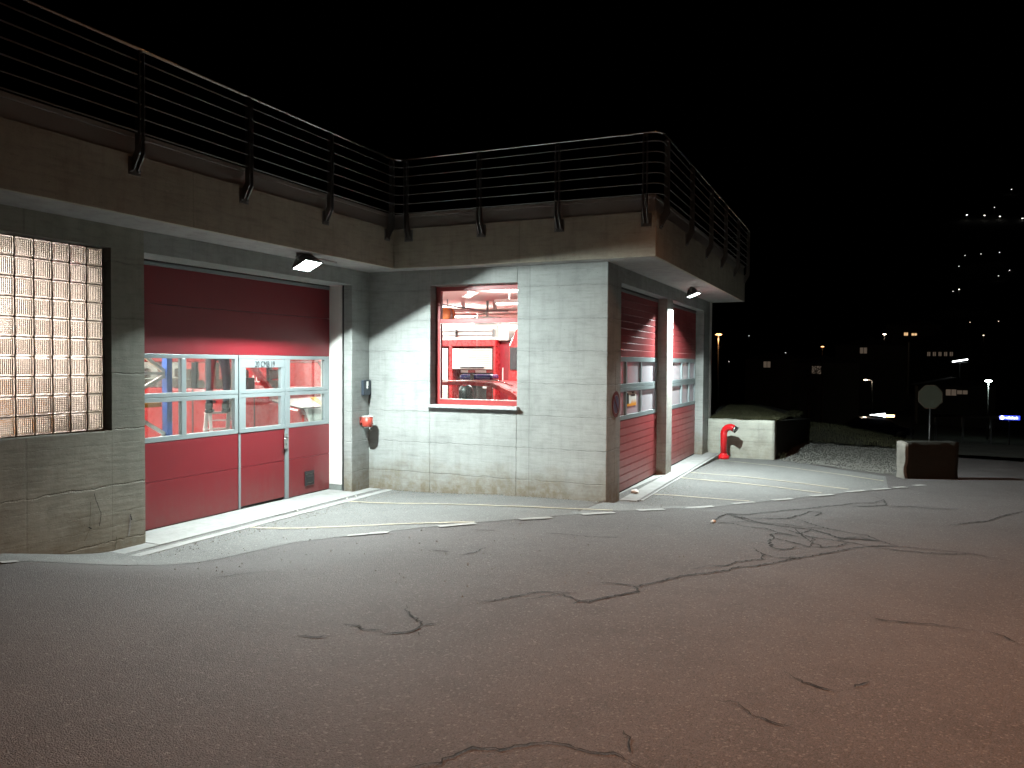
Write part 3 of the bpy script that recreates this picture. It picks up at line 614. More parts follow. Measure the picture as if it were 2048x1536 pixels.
for s in (-1, 1):
    pm.prism([(-.055, 4.30), (-.12, 4.36), (-.12, 5.262), (-.05, 5.262), (-.05, 4.46), (-.05, 4.34), (-.012, 4.27), (-.012, 4.10)][::-1] if False else [(-.118, 4.24), (-.118, 5.268), (-.048, 5.268), (-.048, 4.28), (-.004, 4.20), (-.004, 4.08), (-.03, 4.08)], 0, s * .028 - .006, s * .028 + .006)
pm.box(-.02, .02, -.10, -.07, 5.25, 5.285)
pm.box(-.075, .075, -.004, .006, 4.03, 4.21)
for s in (-1, 1): pm.lathe([(0, -.024), (.014, -.024), (.014, -.004)], (s * .05, 0, 4.07), 6, (0, 1, 0))
pmesh = pm.mesh('post', M_galv)
def post(x, y, rz_): 
    o = bpy.data.objects.new('post', pmesh); COL.objects.link(o); o.parent = RL; o.location = (x, y, 0); o.rotation_euler = (0, 0, rz_)
for y in (-8.46, -6.88, -5.30, -3.72, -2.13, -.57): post(.714, y, rad(90))
for x in (.985, 2.258, 3.517, 4.80): post(x, -.369, 0)
for y in (-.10, 1.66, 3.40, 5.0, 6.7, 8.3): post(4.942, y, rad(90))
# ================================================================ lamps of the place
M_lens = emis('lit_lens', (.85, 1, .97), 60.)
def lamp(name, kind, loc, power, col, parent=None, **kw):
    d = bpy.data.lights.new(name, kind); d.energy = power; d.color = col
    for k, v in kw.items(): setattr(d, k, v)
    o = bpy.data.objects.new(name, d); COL.objects.link(o); o.location = loc; o.parent = parent; return o
def lens_mat(name, st):
    m = bpy.data.materials.new(name); m.use_nodes = True; t = NT(m); t.n.clear()
    tr = t.new('ShaderNodeBsdfTransparent', Color=lin(.97)); em = t.new('ShaderNodeEmission', Color=lin(.88, 1, .98), Strength=st)
    mx = t.new('ShaderNodeAddShader'); o = t.new('ShaderNodeOutputMaterial'); t.l.new(tr.outputs[0], mx.inputs[0]); t.l.new(em.outputs[0], mx.inputs[1]); t.l.new(mx.outputs[0], o.inputs[0])
    return m
def floodlight(loc, tilt, ht, hs, power, label, d=.045, glow=60., lens=None):
    """rectangular-reflector floodlight; loc is the bulb, the rim cuts the beam off as in the photograph"""
    t = thing('floodlight', label, 'floodlight', loc, 0, 'floodlights under the terrace slab')
    A = Vector((math.sin(tilt), 0, -math.cos(tilt))); T = Vector((math.cos(tilt), 0, math.sin(tilt))); Y = Vector((0, 1, 0))
    a, b = d * math.tan(ht), d * math.tan(hs)
    def ring(k, f): return [A * k + T * (sa * a * f) + Y * (sb * b * f) for sa, sb in ((-1, -1), (1, -1), (1, 1), (-1, 1))]
    def quads(n): return [(i * 4 + j, i * 4 + (j + 1) % 4, i * 4 + 4 + (j + 1) % 4, i * 4 + 4 + j) for i in range(n - 1) for j in range(4)]
    R = [ring(-.10, .35), ring(-.075, .62), ring(-.03, .80), ring(d - .004, 1.10), ring(d, 1.14), ring(d, 1.0), ring(-.012, .62)]
    MB().add([p for r in R for p in r], quads(len(R)) + [(0, 1, 2, 3)]).obj('housing', mat('dark_cast_metal', (.10, .10, .10), .5, .5), t)
    MB().add(ring(-.0115, .61), [(0, 1, 2, 3)]).obj('reflector', emis('lit_reflector_%d' % glow, (.88, 1, .97), glow), t)
    MB().add(ring(d - .002, 1.0), [(0, 1, 2, 3)]).obj('lens', lens, t)
    rb = MB()
    for k in range(7):
        y = (-.6 + .2 * k) * b; rb.bar(-A * .10 - T * a * .5 + Y * y, -A * .10 + T * a * .5 + Y * y, .006, .03, up=A)
    rb.obj('cooling_rib', M_zinc, t)
    top = ZS - loc[2]
    for s in (-1, 1): MB().bar(Y * s * (b * .95) - A * .02, Y * s * (b * .95) + Vector((-.02, 0, top - .012)), .03, .006).obj('bracket', M_galv, t)
    MB().bar((-.02, -b * .97, top - .01), (-.02, b * .97, top - .01), .035, .008).obj('mounting_bar', M_galv, t)
    MB().tube([(-.05, .05, top - .009), (-.12, .25, top - .009), (-.15, .9, top - .009)], .008, 6).obj('cable', M_zinc, t)
    l = lamp('floodlight_bulb', 'SPOT', loc, power, (.88, 1, .975), shadow_soft_size=.006, spot_size=rad(179), spot_blend=1.)
    l.rotation_euler = Vector((math.sin(rad(28)), 0, -math.cos(rad(28)))).to_track_quat('-Z', 'Y').to_euler()
    l['label'] = 'bulb of ' + label; l['category'] = 'light'
    return t
floodlight((.50, -2.28, 3.50), rad(26), rad(66.3), rad(72.8), POWER_A, 'blazing white floodlight under the slab above the left red door', d=.054, glow=16., lens=lens_mat('frosted_lens', 12.))
floodlight((4.52, 4.35, 3.50), rad(22), rad(70), rad(73.5), POWER_C, 'smaller white floodlight under the slab beside the pillar between the two right doors', d=.040, glow=8., lens=lens_mat('frosted_lens_side', 4.))
# street lamp, just outside the frame on the right
SL = thing('street_lamp', 'orange street lamp on a tall grey pole across the yard to the right', 'street lamp', (10.6, -5.2, 0))
MB().tube([(0, 0, .1), (0, 0, 6.9), (-.05, -.02, 7.3), (-.3, -.15, 7.5), (-1.3, -.6, 7.62)], [.08, .06, .05, .04, .035], 12).obj('pole', M_galv, SL)
MB().hexa([(-1.95, -.95, 7.56), (-1.25, -.62, 7.58), (-2.05, -.75, 7.56), (-1.35, -.45, 7.58), (-1.9, -.93, 7.68), (-1.25, -.62, 7.72), (-2.0, -.77, 7.68), (-1.35, -.45, 7.72)]).obj('lamp_head', M_zinc, SL)
MB().box(-1.85, -1.45, -.88, -.66, 7.545, 7.556).obj('lens', emis('sodium_lens', (1, .5, .2), 40.), SL)
sl = lamp('street_lamp_light', 'SPOT', (10.6 - 1.65, -5.2 - .77, 7.5), POWER_STREET, (1., .47, .26), spot_size=rad(150), spot_blend=.45, shadow_soft_size=.12)
sl.rotation_euler = Vector((math.sin(rad(14)), 0, -math.cos(rad(14)))).to_track_quat('-Z', 'Y').to_euler()
sl['label'] = 'orange light of the street lamp'; sl['category'] = 'light'

# ================================================================ things on the wall
kb = thing('key_box', 'small dark grey key box with a pale emblem on the pier beside the left door', 'box', (0, -.12, 1.70))
MB().box(0, .05, -.115, .10, -.125, .125).obj('body', mat('dark_blue_grey', (.035, .045, .06), .4), kb, .006)
MB().box(.0505, .054, -.03, .02, 0.03, .105).obj('emblem', M_white, kb)
MB().lathe([(0, .058), (.018, .058), (.022, .050)], (0, -.008, .0), 12, (1, 0, 0)).obj('emblem_ball', M_white, kb)
MB().tube([(.05, -.02, .03), (.06, -.018, .01), (.06, -.008, -.01)], .008, 6).obj('emblem_stem', M_white, kb)
ap = thing('ashtray_pot', 'small red ash pot with a white rim on a bracket low on the corner pier', 'ashtray', (0, -.25, 1.15))
MB().lathe([(0, -.085), (.078, -.085), (.086, -.075), (.09, .075), (.082, .075), (.078, .02), (0, .02)], (.135, 0, 0), 28).obj('pot', mat('ash_pot_red', (.33, .045, .03), .45), ap)
MB().lathe([(.081, .074), (.094, .076), (.094, .086), (.081, .086), (.081, .074)], (.135, 0, 0), 28).obj('rim', M_white, ap)
MB().box(0, .055, -.012, .012, -.03, .012).box(0, .01, -.03, .03, -.06, .07).box(.035, .05, -.03, .03, -.035, .045).obj('bracket', mat('bracket_red', (.28, .05, .04), .5), ap, .003)
sg = thing('no_parking_sign', 'round red and blue no parking sign on the wall end beside the ribbed door', 'sign', (4.153, .44, 1.51))
def disc(r, x, m, name, par, n=40):
    return MB().lathe([(0, x), (r, x), (r, x - .003), (0, x - .003)], (0, 0, 0), n, (1, 0, 0), False).obj(name, m, par)
disc(.20, .004, mat('sign_red', (.16, .02, .02), .4), 'rim', sg); disc(.135, .0055, mat('sign_blue', (.12, .12, .22), .4), 'face', sg)
MB().bar((.0075, .115, -.125), (.0075, -.115, .125), .028, .003, up=(1, 0, 0)).obj('slash', MATS['sign_red'], sg)
ring = MB()
for k in range(40):
    a, b = 2 * math.pi * k / 40, 2 * math.pi * (k + 1) / 40
    ring.add([(.0062, r * math.cos(t), r * math.sin(t)) for t, r in ((a, .135), (b, .135), (b, .145), (a, .145))], [(0, 1, 2, 3)])
ring.obj('white_ring', mat('sign_white', (.35, .33, .38), .4), sg)
# poster inside the ribbed door pane
po = thing('poster', 'small white and orange recruiting poster with a dark figure stuck inside the ribbed door window', 'poster', (3.951, 2.02, 1.53))
MB().box(-.002, 0, -.34, .34, -.125, .125).obj('paper', mat('poster_paper', (.75, .72, .68), .6), po)
MB().box(.0005, .0015, -.34, .34, -.124, -.08).obj('band', M_orange, po)
MB().add([(.001, -.30, -.10), (.001, -.12, -.10), (.001, -.14, .05), (.001, -.18, .10), (.001, -.24, .10), (.001, -.28, .04)], [(0, 1, 2, 3, 4, 5)]).obj('figure', M_black, po)
fl = MB()
for k in range(5): fl.add([(.0012, .0 + k * .07, -.08), (.0012, .05 + k * .07, -.08), (.0012, .025 + k * .07, -.02 + .02 * (k % 2))], [(0, 1, 2)])
fl.obj('flames', M_orange, po)
text('lettering', 'WILL', .05, M_black, po, (.002, .12, .10), RX, 1.2); text('lettering', 'FEUERWEHR', .045, M_black, po, (.002, .12, .055), RX, 1.1)
# scraps on the ground
def lump(name, label, cat, loc, r, m, sq=.45, seed=1, group=None):
    bm = bmesh.new(); bmesh.ops.create_icosphere(bm, subdivisions=2, radius=r)
    for v in bm.verts: v.co *= 1 + .35 * mnoise.noise(v.co * (3 / r) * .4 + Vector((seed, 0, 0))); v.co.z *= sq
    me = bpy.data.meshes.new(name); bm.to_mesh(me); bm.free(); me.materials.append(m)
    o = bpy.data.objects.new(name, me); COL.objects.link(o); o.location = loc; tag(o, label, cat, group); return o
lump('crumpled_paper', 'crumpled white scrap lying on the threshold of the nearer right door', 'litter', (4.20, 1.42, .045), .07, M_white, .5, 3)
lump('pebble', 'small white pebble lying at the tip of the cracks in the road', 'stone', (5.89, -1.08, Zr(5.89, -1.08) + .02), .028, M_white, .7, 5)
for i, (x, y) in enumerate([(.285, -1.02), (.29, -.80), (.28, -2.2)]):
    lump('pebble', ['pale scrap in the gutter nearest the corner', 'white chip lying on the gutter grating by the pier', 'tiny white stone on the gutter before the wicket'][[1, 0, 2][i]], 'stone', (x, y, .012), .016, M_white, .6, 7 + i)

# ================================================================ hydrant, retaining walls, gravel
hz = H(4.72, 7.95)
hy = thing('hydrant_pipe', 'glossy red standpipe bent over at the top beside the low concrete wall', 'hydrant', (4.60, 7.78, hz))
arc = [(0, 0, 0), (0, 0, .60)]
for k in range(1, 11):
    a = rad(125 * k / 10); arc.append((.155 - .155 * math.cos(a), 0, .60 + .155 * math.sin(a)))
hd = (math.cos(.2), -math.sin(.2))
arc = [(x * .97, -x * .22, z) for x, y, z in arc]
MB().tube(arc, .078, 20).obj('pipe', M_hred, hy)
MB().lathe([(0, 0), (.135, 0), (.135, .06), (.128, .075), (.10, .09), (.088, .13), (.079, .14)], (0, 0, 0), 28).obj('base_flange', M_hred, hy)
e0, e1 = Vector(arc[-1]), Vector(arc[-1]) + (Vector(arc[-1]) - Vector(arc[-2])).normalized() * .055
MB().tube([e0 - (e1 - e0) * .2, e1], .074, 20).obj('coupling', M_stain, hy)
MB().tube([e1, e1 + (e1 - e0) * .25], [.08, .08], 20).obj('coupling_ring', M_black, hy)
MB().lathe([(0, .0), (.012, 0), (.012, .02), (0, .02)], (.065, -.06, .47), 8, (1, -1, 0)).obj('bolt', M_hred, hy)
_bo = MB().lathe([(0, .018), (.011, .018), (.011, 0)], (0, 0, 0), 6).mesh('flange_bolt', M_hred)
for k in range(8):
    o = bpy.data.objects.new('flange_bolt', _bo); COL.objects.link(o); o.parent = hy; o.location = (.118 * math.cos(k * .785), .118 * math.sin(k * .785), .072)
MB().tube([(0, 0, .585), (0, 0, .60)], .083, 20).obj('joint_ring', M_hred, hy)
w1 = thing('retaining_wall', 'low rough concrete retaining wall of the grass bank behind the red standpipe', 'wall', (0, 0, 0))
def rough_block(name, m, x0, x1, y0, y1, z0, z1, par, n=14, amp=.012, seed=0, rot=None):
    bm = bmesh.new(); bmesh.ops.create_cube(bm, size=1); bmesh.ops.subdivide_edges(bm, edges=bm.edges[:], cuts=n, use_grid_fill=True)
    for v in bm.verts:
        v.co = Vector((x0 + (x1 - x0) * (v.co.x + .5), y0 + (y1 - y0) * (v.co.y + .5), z0 + (z1 - z0) * (v.co.z + .5)))
        q = v.co * 4 + Vector((seed, 0, 0)); v.co += Vector((mnoise.noise(q), mnoise.noise(q + Vector((9, 0, 0))), mnoise.noise(q + Vector((0, 9, 0))))) * amp * 1.6
    if rot: bm.transform(Matrix.Translation(rot[1]) @ Matrix.Rotation(rot[0], 4, 'Z'))
    me = bpy.data.meshes.new(name); bm.to_mesh(me); bm.free(); me.materials.append(m)
    for p in me.polygons: p.use_smooth = True
    o = bpy.data.objects.new(name, me); COL.objects.link(o); o.parent = par; return o
rough_block('front_face', M_block, 4.16, 5.70, 8.16, 8.42, -.4, .81, w1, 16, .012)
MB().hexa([(5.44, 8.425, -.4), (5.70, 8.425, -.4), (5.95, 12.6, -.4), (6.21, 12.6, -.4), (5.44, 8.425, .80), (5.70, 8.425, .80), (5.95, 12.6, .62), (6.21, 12.6, .62)]).obj('side_face', M_shaded, w1, .02)
w2 = thing('wall_stub', 'low wall stub with a pale chipped end and dark face beside the gravel ramp', 'wall', (0, 0, 0))
rough_block('wall_body', M_shaded, .035, 1.05, .0, .27, -.6, .66, w2, 10, .01, 4, (rad(28), Vector((8.34, 5.74, 0))))
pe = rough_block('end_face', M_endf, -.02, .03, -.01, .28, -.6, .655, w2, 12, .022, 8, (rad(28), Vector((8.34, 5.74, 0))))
tag(pe, 'pale chipped end')
# grass bank between building side and gravel ramp, dropping to the right
def bankz(x, y):
    top = .79 + (.16 * sst((y - 8.4) / 3) - .25 * sst((x - 4.6) / 1.4) * sst((y - 8.5) / 2.5))
    f = sst((x - 5.75 - .10 * (y - 8.2)) / 2.8)
    z = top * (1 - f) + f * (-.02)
    z = z * (1 - sst((y - 13.5) / 5)) - .9 * sst((y - 13.5) / 5)
    if x > 5.95: z = min(z * .55, -.03 + .45 * max(0, y - (11.0 - .25 * (x - 8))))
    return z + .035 * mnoise.noise(Vector((x * 1.7, y * 1.7, 0)))
tag(sheet('grass_bank', rng(3.2, 15, 90), rng(8.36, 19, 80), bankz, M_soil, lambda x, y: (x < 5.62) or y > 11.2 + .0 * x - .25 * (x - 8)), kind='structure')
def gz(x, y): return max(H(x, y), -.1) + .006 + .10 * sst((y - 8.5) / 2.6) + .02 * mnoise.noise(Vector((x * 2, y * 2, 3)))
tag(sheet('gravel_ramp', rng(5.72, 12, 80), rng(6.0, 12.6, 80), gz, M_gravel, lambda x, y: y > 8.15 - (x - 5.72) * .80 and (y > 6.9 or x < 8.4) and y > 6.2 + (x - 8.3) * .5 and x < 8.9), kind='structure')
def pebbles():
    mb = MB()
    for _ in range(5200):
        x = R_.uniform(5.8, 8.85); y = 6.2 + (12 - 6.2) * R_.random() ** 1.3
        if y < 8.2 - (x - 5.72) * .80 or y < 6.5 + max(0, (x - 8.3)) * .55: continue
        s = R_.uniform(.008, .028); z = gz(x, y) + s * .3; a = R_.uniform(0, 6.3); p = []
        for k in range(4): p.append((x + s * math.cos(a + k * 1.57) * R_.uniform(.7, 1.3), y + s * math.sin(a + k * 1.57) * R_.uniform(.7, 1.3), z - s * .4))
        p.append((x + R_.uniform(-.3, .3) * s, y + R_.uniform(-.3, .3) * s, z + s * .6)); mb.add(p, [(0, 1, 4), (1, 2, 4), (2, 3, 4), (3, 0, 4)])
    return mb.obj('gravel_stones', mat('gravel_stone', (.11, .11, .10), .85, var=.6, vscale=40))
tag(pebbles(), kind='stuff')
def grass(name, n, f, m=M_grass):
    mb = MB()
    for _ in range(n):
        x, y, z, h = f(); a = R_.uniform(0, 6.3); dx, dy = math.cos(a), math.sin(a); w = .006; l = R_.uniform(.1, .7) * h
        mb.add([(x - dy * w, y + dx * w, z), (x + dy * w, y - dx * w, z), (x + dx * l, y + dy * l, z + h)], [(0, 1, 2)])
    return tag(mb.obj(name, m), kind='stuff')
def f1():
    x = R_.uniform(4.15, 5.72); y = 8.40 + 3.4 * R_.random() ** 1.5; return x, y, bankz(x, y) - .01, R_.uniform(.03, .10)
def f2():
    x = R_.uniform(5.6, 9.5); y = 11.2 - .25 * (x - 8) + 3 * R_.random() ** 1.3; return x, y, bankz(x, y) - .01, R_.uniform(.04, .12)
grass('grass', 26000, f1); grass('grass', 9000, f2)
def f3():  # weeds along the joint between wall base and road
    k = R_.random()
    if k < .5: x = R_.uniform(.5, 4.1); y = -.012
    else: x = R_.uniform(5.72, 5.9); y = R_.uniform(8.2, 10.5)
    return x, y, Zr(x, y), R_.uniform(.008, .02) if k < .5 else R_.uniform(.05, .25)
grass('weeds', 500, f3)
# stop sign seen from the back
ss = thing('road_sign', 'octagonal road sign seen from its grey back on a thin post beyond the wall stub', 'sign', (9.26, 13.68, 0))
oc = [(.31 * math.cos(rad(22.5 + 45 * k)) / math.cos(rad(22.5)), .31 * math.sin(rad(22.5 + 45 * k)) / math.cos(rad(22.5)) + 1.26) for k in range(8)]
M_sgback = mat('sign_back_grey', (.07, .072, .045), .6, var=.06)
MB().prism([(x * .92 + 0, z) for x, z in oc], 1, -.012, .0).obj('plate', M_sgback, ss)
MB().prism([(x * .92 * 1.06, 1.26 + (z - 1.26) * 1.06) for x, z in oc], 1, .001, .012).obj('plate_rim', mat('sign_rim', (.12, .08, .05), .6), ss)
MB().tube([(0, .03, -1.4), (0, .03, 1.5)], .025, 10).obj('post', M_galv, ss)
MB().box(.02, .09, -.018, -.013, 1.02, 1.16).obj('sticker', mat('sticker_dark', (.08, .09, .06), .6), ss)
# ================================================================ the valley beyond
def mast(loc, h, col, st, label, cat='street lamp', head=.28, group=None, pw=0, arm=.9):
    t = thing('street_lamp', label, cat, loc, 0, group)
    MB().tube([(0, 0, -h), (0, 0, -.1), (arm * .25, 0, .06), (arm, 0, .10)] if arm else [(0, 0, -h), (0, 0, 0)], [.09, .06, .05, .04][:4 if arm else 2], 6).obj('pole', M_galv if arm or pw else M_hroof, t)
    m = emis('lamp_%d' % int(sum(c * 7919 * (i + 1) for i, c in enumerate(col)) + st), col, st)
    MB().lathe([(0, -head * .25), (head * .7, -head * .2), (head, 0), (head * .6, head * .22), (0, head * .28)], (arm, 0, .05), 10).obj('lamp_head', m, t)
    if pw: 
        l = lamp('lamp_glow', 'POINT', (loc[0] + arm, loc[1], loc[2] - .25), pw, col, shadow_soft_size=.2); l['label'] = 'glow of ' + label; l['category'] = 'light'
    return t
WARM, COOL, ORG = (1, .80, .58), (.82, .93, 1), (1, .45, .16)
near = [('orange street lamp on a tall pole just right of the station corner', ORG, 5, .33, 60), ('small orange lamp low beyond the village roofs', ORG, 4, .26, 0), ('white lamp above the pale roof left of the road sign', WARM, 30, .30, 0), ('white lamp low in front of the pale house wall', WARM, 30, .24, 60),
        ('white street lamp with a bright pole above the parked car', WARM, 8, .20, 50), ('greenish white street lamp far right above the blue sign', (.8, 1, .9), 40, .34, 20), ('warm lamp high on the village slope right of centre', WARM, 30, .35, 0)]
for i, (lb, c, st, hd_, pw) in enumerate(near):
    p = FARLAMPS[i]; h = min(9, max(4.5, p[2] - G(p[0], p[1]) + .5)); mast((p[0], p[1], p[2]), h, c, st, lb, head=hd_, pw=pw, arm=-.6 if i == 4 else 0)
HILL = ['faint far lamp to the right of the orange street lamp head', 'small white point of light above the leftmost dark house', 'tiny low light close beside the orange street lamp pole',
 'single brightest lamp half way down the dark hillside', 'faint lamp touching the single bright lamp from the left', 'left lamp of the row of three in the middle of the hillside', 'middle lamp of the row of three in the middle of the hillside', 'right lamp of the row of three in the middle of the hillside',
 'small lamp just below the left end of the row of three', 'small lamp lower right of the row of three', 'small lamp beneath the right end of the row of three',
 'leftmost bright lamp of the high row on the hillside', 'second bright lamp from the left in the high row', 'third bright lamp from the left in the high row', 'bright lamp of the high row at the right edge of the picture',
 'topmost faint lamp near the ridge at the far right', 'tiny lamp just above the third lamp of the high row', 'warm lamp above the row of dim house windows', 'warm flat lamp left on the lower hillside', 'faint brownish lamp right on the lower hillside',
 'left one of two faint lights close to the station wall edge', 'right one of two faint lights close to the station wall edge', 'small lamp above the pale house wall in the village']
for i in range(7, len(FARLAMPS)):
    p = FARLAMPS[i]; r = math.hypot(p[0] - 7, p[1] + 11); h = min(12, max(4, p[2] - G(p[0], p[1]) + .5))
    big_ = i in (10, 18, 19, 20, 21, 24)
    c = WARM if i in (24, 25, 26) else (1, .95, .88)
    mast(p, h, c, (5 if big_ else 3.5), HILL[i - 7], head=(r / 1000) * (.85 if big_ else .5) , arm=0,
         group='lamps scattered on the hillside' if not (18 <= i <= 21) else 'lamps of the highest row on the hillside')
M_hwall = mat('house_wall', (.10, .09, .075), .9); M_litwin = emis('lit_window', (1, .62, .30), .6); M_litwin2 = emis('lit_window_dim', (1, .75, .55), .05)
def house(x, y, w, d, h, label, wins, rz_=0, lit=M_litwin):
    z = G(x, y) - .5
    t = thing('house', label, 'house', (x, y, z), rz_)
    MB().box(-w / 2, w / 2, -d / 2, d / 2, -2, h).obj('wall', M_hwall, t)
    MB().prism([(-w / 2 - .5, h + .01), (w / 2 + .5, h + .01), (0, h + w * .12)], 1, -d / 2 - .6, d / 2 + .6).obj('roof', M_hroof, t)
    for wx, wz, ww, wh, on in wins:
        f = MB().box(wx - ww / 2 - .08, wx + ww / 2 + .08, -d / 2 - .04, -d / 2 - .005, wz - wh / 2 - .08, wz + wh / 2 + .08).obj('window', M_hroof, t)
        MB().box(wx - ww / 2, wx - .04, -d / 2 - .06, -d / 2 - .045, wz - wh / 2, wz + wh / 2).box(wx + .04, wx + ww / 2, -d / 2 - .06, -d / 2 - .045, wz - wh / 2, wz + wh / 2).obj('pane', lit if on else M_hroof, f)
    return t
def zrel(x, y, z): return z - (G(x, y) - .5)
a = FARWIN[0]; b = FARWIN[1]
house(18.5, 223.5, 13, 9, zrel(18.5, 223.5, 12.5), 'chalet high in the village with a pair of glowing yellow windows', [(a[0] - 18.5, zrel(18.5, 223.5, 8.1), 1.0, 1.0, 1), (b[0] - 18.5, zrel(18.5, 223.5, 8.1), 1.5, 1.2, 1), (-1.6, zrel(18.5, 223.5, 10.2), .9, .8, 1), (.3, zrel(18.5, 223.5, 10.1), 1.2, .6, 1)])
for (k, w, d, lb) in ((4, 9, 8, 'dark house with one dim square window left of the village'), (5, 8, 7, 'dark house with a two pane dim window below the orange lamp'), (11, 11, 8, 'pale house wall lit by a lamp in the middle of the village')):
    p = FARWIN[k]; house(p[0] + 1, p[1] + d / 2, w, d, zrel(p[0] + 1, p[1] + d / 2, p[2] + .9), lb, [(-1, zrel(p[0] + 1, p[1] + d / 2, p[2]), 1.1, 1.0, 1)], 0, M_litwin2)
p = FARWIN[6]; house(p[0] + .6, p[1] + 3.5, 9, 7, zrel(p[0] + .6, p[1] + 3.5, p[2] + .9), 'low dark house with two dim windows right of the road sign', [(-.6, zrel(p[0] + .6, p[1] + 3.5, p[2]), 1.2, .8, 1), (.7, zrel(p[0] + .6, p[1] + 3.5, p[2] + .05), 1.2, .5, 1)], 0, M_litwin2)
p = FARWIN[9]; house(p[0], p[1] + 4, 12, 8, zrel(p[0], p[1] + 4, p[2] + 3), 'long dark house with a row of small dim windows on the right slope', [(-2.2 + k * 1.1, zrel(p[0], p[1] + 4, p[2]), .6, .9, 1) for k in range(5)], 0, M_litwin2)
bt = thing('light_tube', 'slanted white strip light on a distant building', 'light', (19.8, 118.2, 2.86))
MB().bar((-.95, 0, -.16), (.95, 0, .16), .18).obj('tube', emis('strip_light', (.9, .97, 1), 6.), bt)
MB().box(-.05, .05, .1, .2, -10, .1).box(-1.1, 1.1, .1, .16, -.3, -.2).obj('carrier', M_galv, bt)
# distant bare trees as dark shapes lit by the lamp
def tree(x, y, h, label, seed):
    rr = random.Random(seed); z = G(x, y); t = thing('bare_tree', label, 'tree', (x, y, z))
    MB().tube([(0, 0, -1), (0.1, 0, h * .5), (0, .1, h * .8)], [.22, .14, .05], 7).obj('trunk', M_barkk, t)
    mb = MB()
    for _ in range(26):
        a = rr.uniform(0, 6.3); z0 = h * rr.uniform(.25, .8); L = h * rr.uniform(.12, .3); q = Vector((math.cos(a) * L, math.sin(a) * L, z0 + L * rr.uniform(.3, 1.)))
        mb.tube([(0.05, 0, z0), q * .5 + Vector((0, 0, z0 * .5)), q], [.06, .035, .012], 4)
        for _ in range(3): mb.tube([q * .6 + Vector((0, 0, z0 * .4)), q + Vector((rr.uniform(-1, 1), rr.uniform(-1, 1), rr.uniform(0, 1.2))) * L * .5], [.02, .008], 3)
    mb.obj('crown', M_barkk, t)
M_barkk = mat('tree_bark', (.09, .06, .04), .9)
tree(1.2, 92, 8, 'bare tree with a pale trunk below the village lamps', 3); tree(2.7, 93, 9, 'bare tree right of its twin below the village lamps', 4); tree(-6, 60, 10, 'dark bare tree right of the orange street lamp', 5)
# parked car with its lamps on
car = thing('parked_car', 'dark parked car in the distance with white and orange lamps shining', 'car', (8.4, 48.9, G(8.4, 48.9)), rad(8))
zc = G(8.4, 48.9)
MB().prism([(-2.1, .35), (2.1, .35), (2.15, .75), (1.2, .95), (.6, 1.42), (-1.2, 1.45), (-2.0, .98)], 1, -.85, .85).obj('body', mat('dark_car_paint', (.02, .02, .025), .3, coat=.6), car, .06)
MB().prism([(-1.1, 1.0), (1.0, 1.0), (.55, 1.36), (-1.0, 1.38)], 1, -.86, .86).obj('window', M_black, car)
for wx in (-1.3, 1.35):
    for wy in (-.8, .8): MB().lathe([(0, -.1), (.31, -.1), (.31, .1), (0, .1)], (wx, wy, .31), 18, (0, 1, 0)).obj('wheel', M_rubber, car)
zz = 1.55
MB().prism([(-.66, 1.66), (.0, 1.60), (.34, 1.52), (.34, 1.80), (-.1, 1.74), (-.2, 1.72)], 1, -.9, -.86).obj('headlight', emis('car_white', (.85, .95, 1), 9.), car)
MB().box(.38, .90, -.9, -.86, 1.54, 1.70).obj('indicator', emis('car_orange', (1, .62, .28), 6.), car)
bs = thing('blue_sign', 'glowing blue and white illuminated sign low at the right edge', 'sign', (13.95, 33.3, -.36))
MB().box(-.42, .42, 0, .05, -.09, .11).obj('sign_box', emis('sign_glow_blue', (.03, .06, .9), 1.6), bs)
sgw = emis('sign_glow_white', (.8, .88, 1), 5.)
MB().lathe([(0, 0), (.085, 0)], (-.32, -.012, .01), 16, (0, -1, 0)).obj('round_logo', sgw, bs)
text('sign_lettering', 'volksbank', .15, sgw, bs, (.08, -.014, .01), (rad(90), 0, 0), .85, .004)
MB().box(-.03, .03, .06, .1, -4, .0).obj('post', M_galv, bs)
gd = thing('guard_rail', 'long pale guard rail beside the far road right of the road sign', 'guard rail', (0, 0, 0))
MB().box(10.05, 12.6, 26.5, 26.56, -.02, .09).obj('rail', M_pillar, gd)
for k in range(3):
    MB().box(10.3 + k * 1.0, 10.38 + k * 1.0, 26.57, 26.65, -2.5, .05).obj('post', M_galv, gd)
lump('roadside_block', 'small pale block lying beside the far road', 'stone', (9.42, 26.6, .12), .16, M_pillar, .45, 11)
MB().box(9.36, 9.46, 26.62, 26.7, -2.5, .08).obj('block_post', M_galv, bpy.data.objects['roadside_block']).matrix_parent_inverse = Matrix.Translation((-9.42, -26.6, -.12))
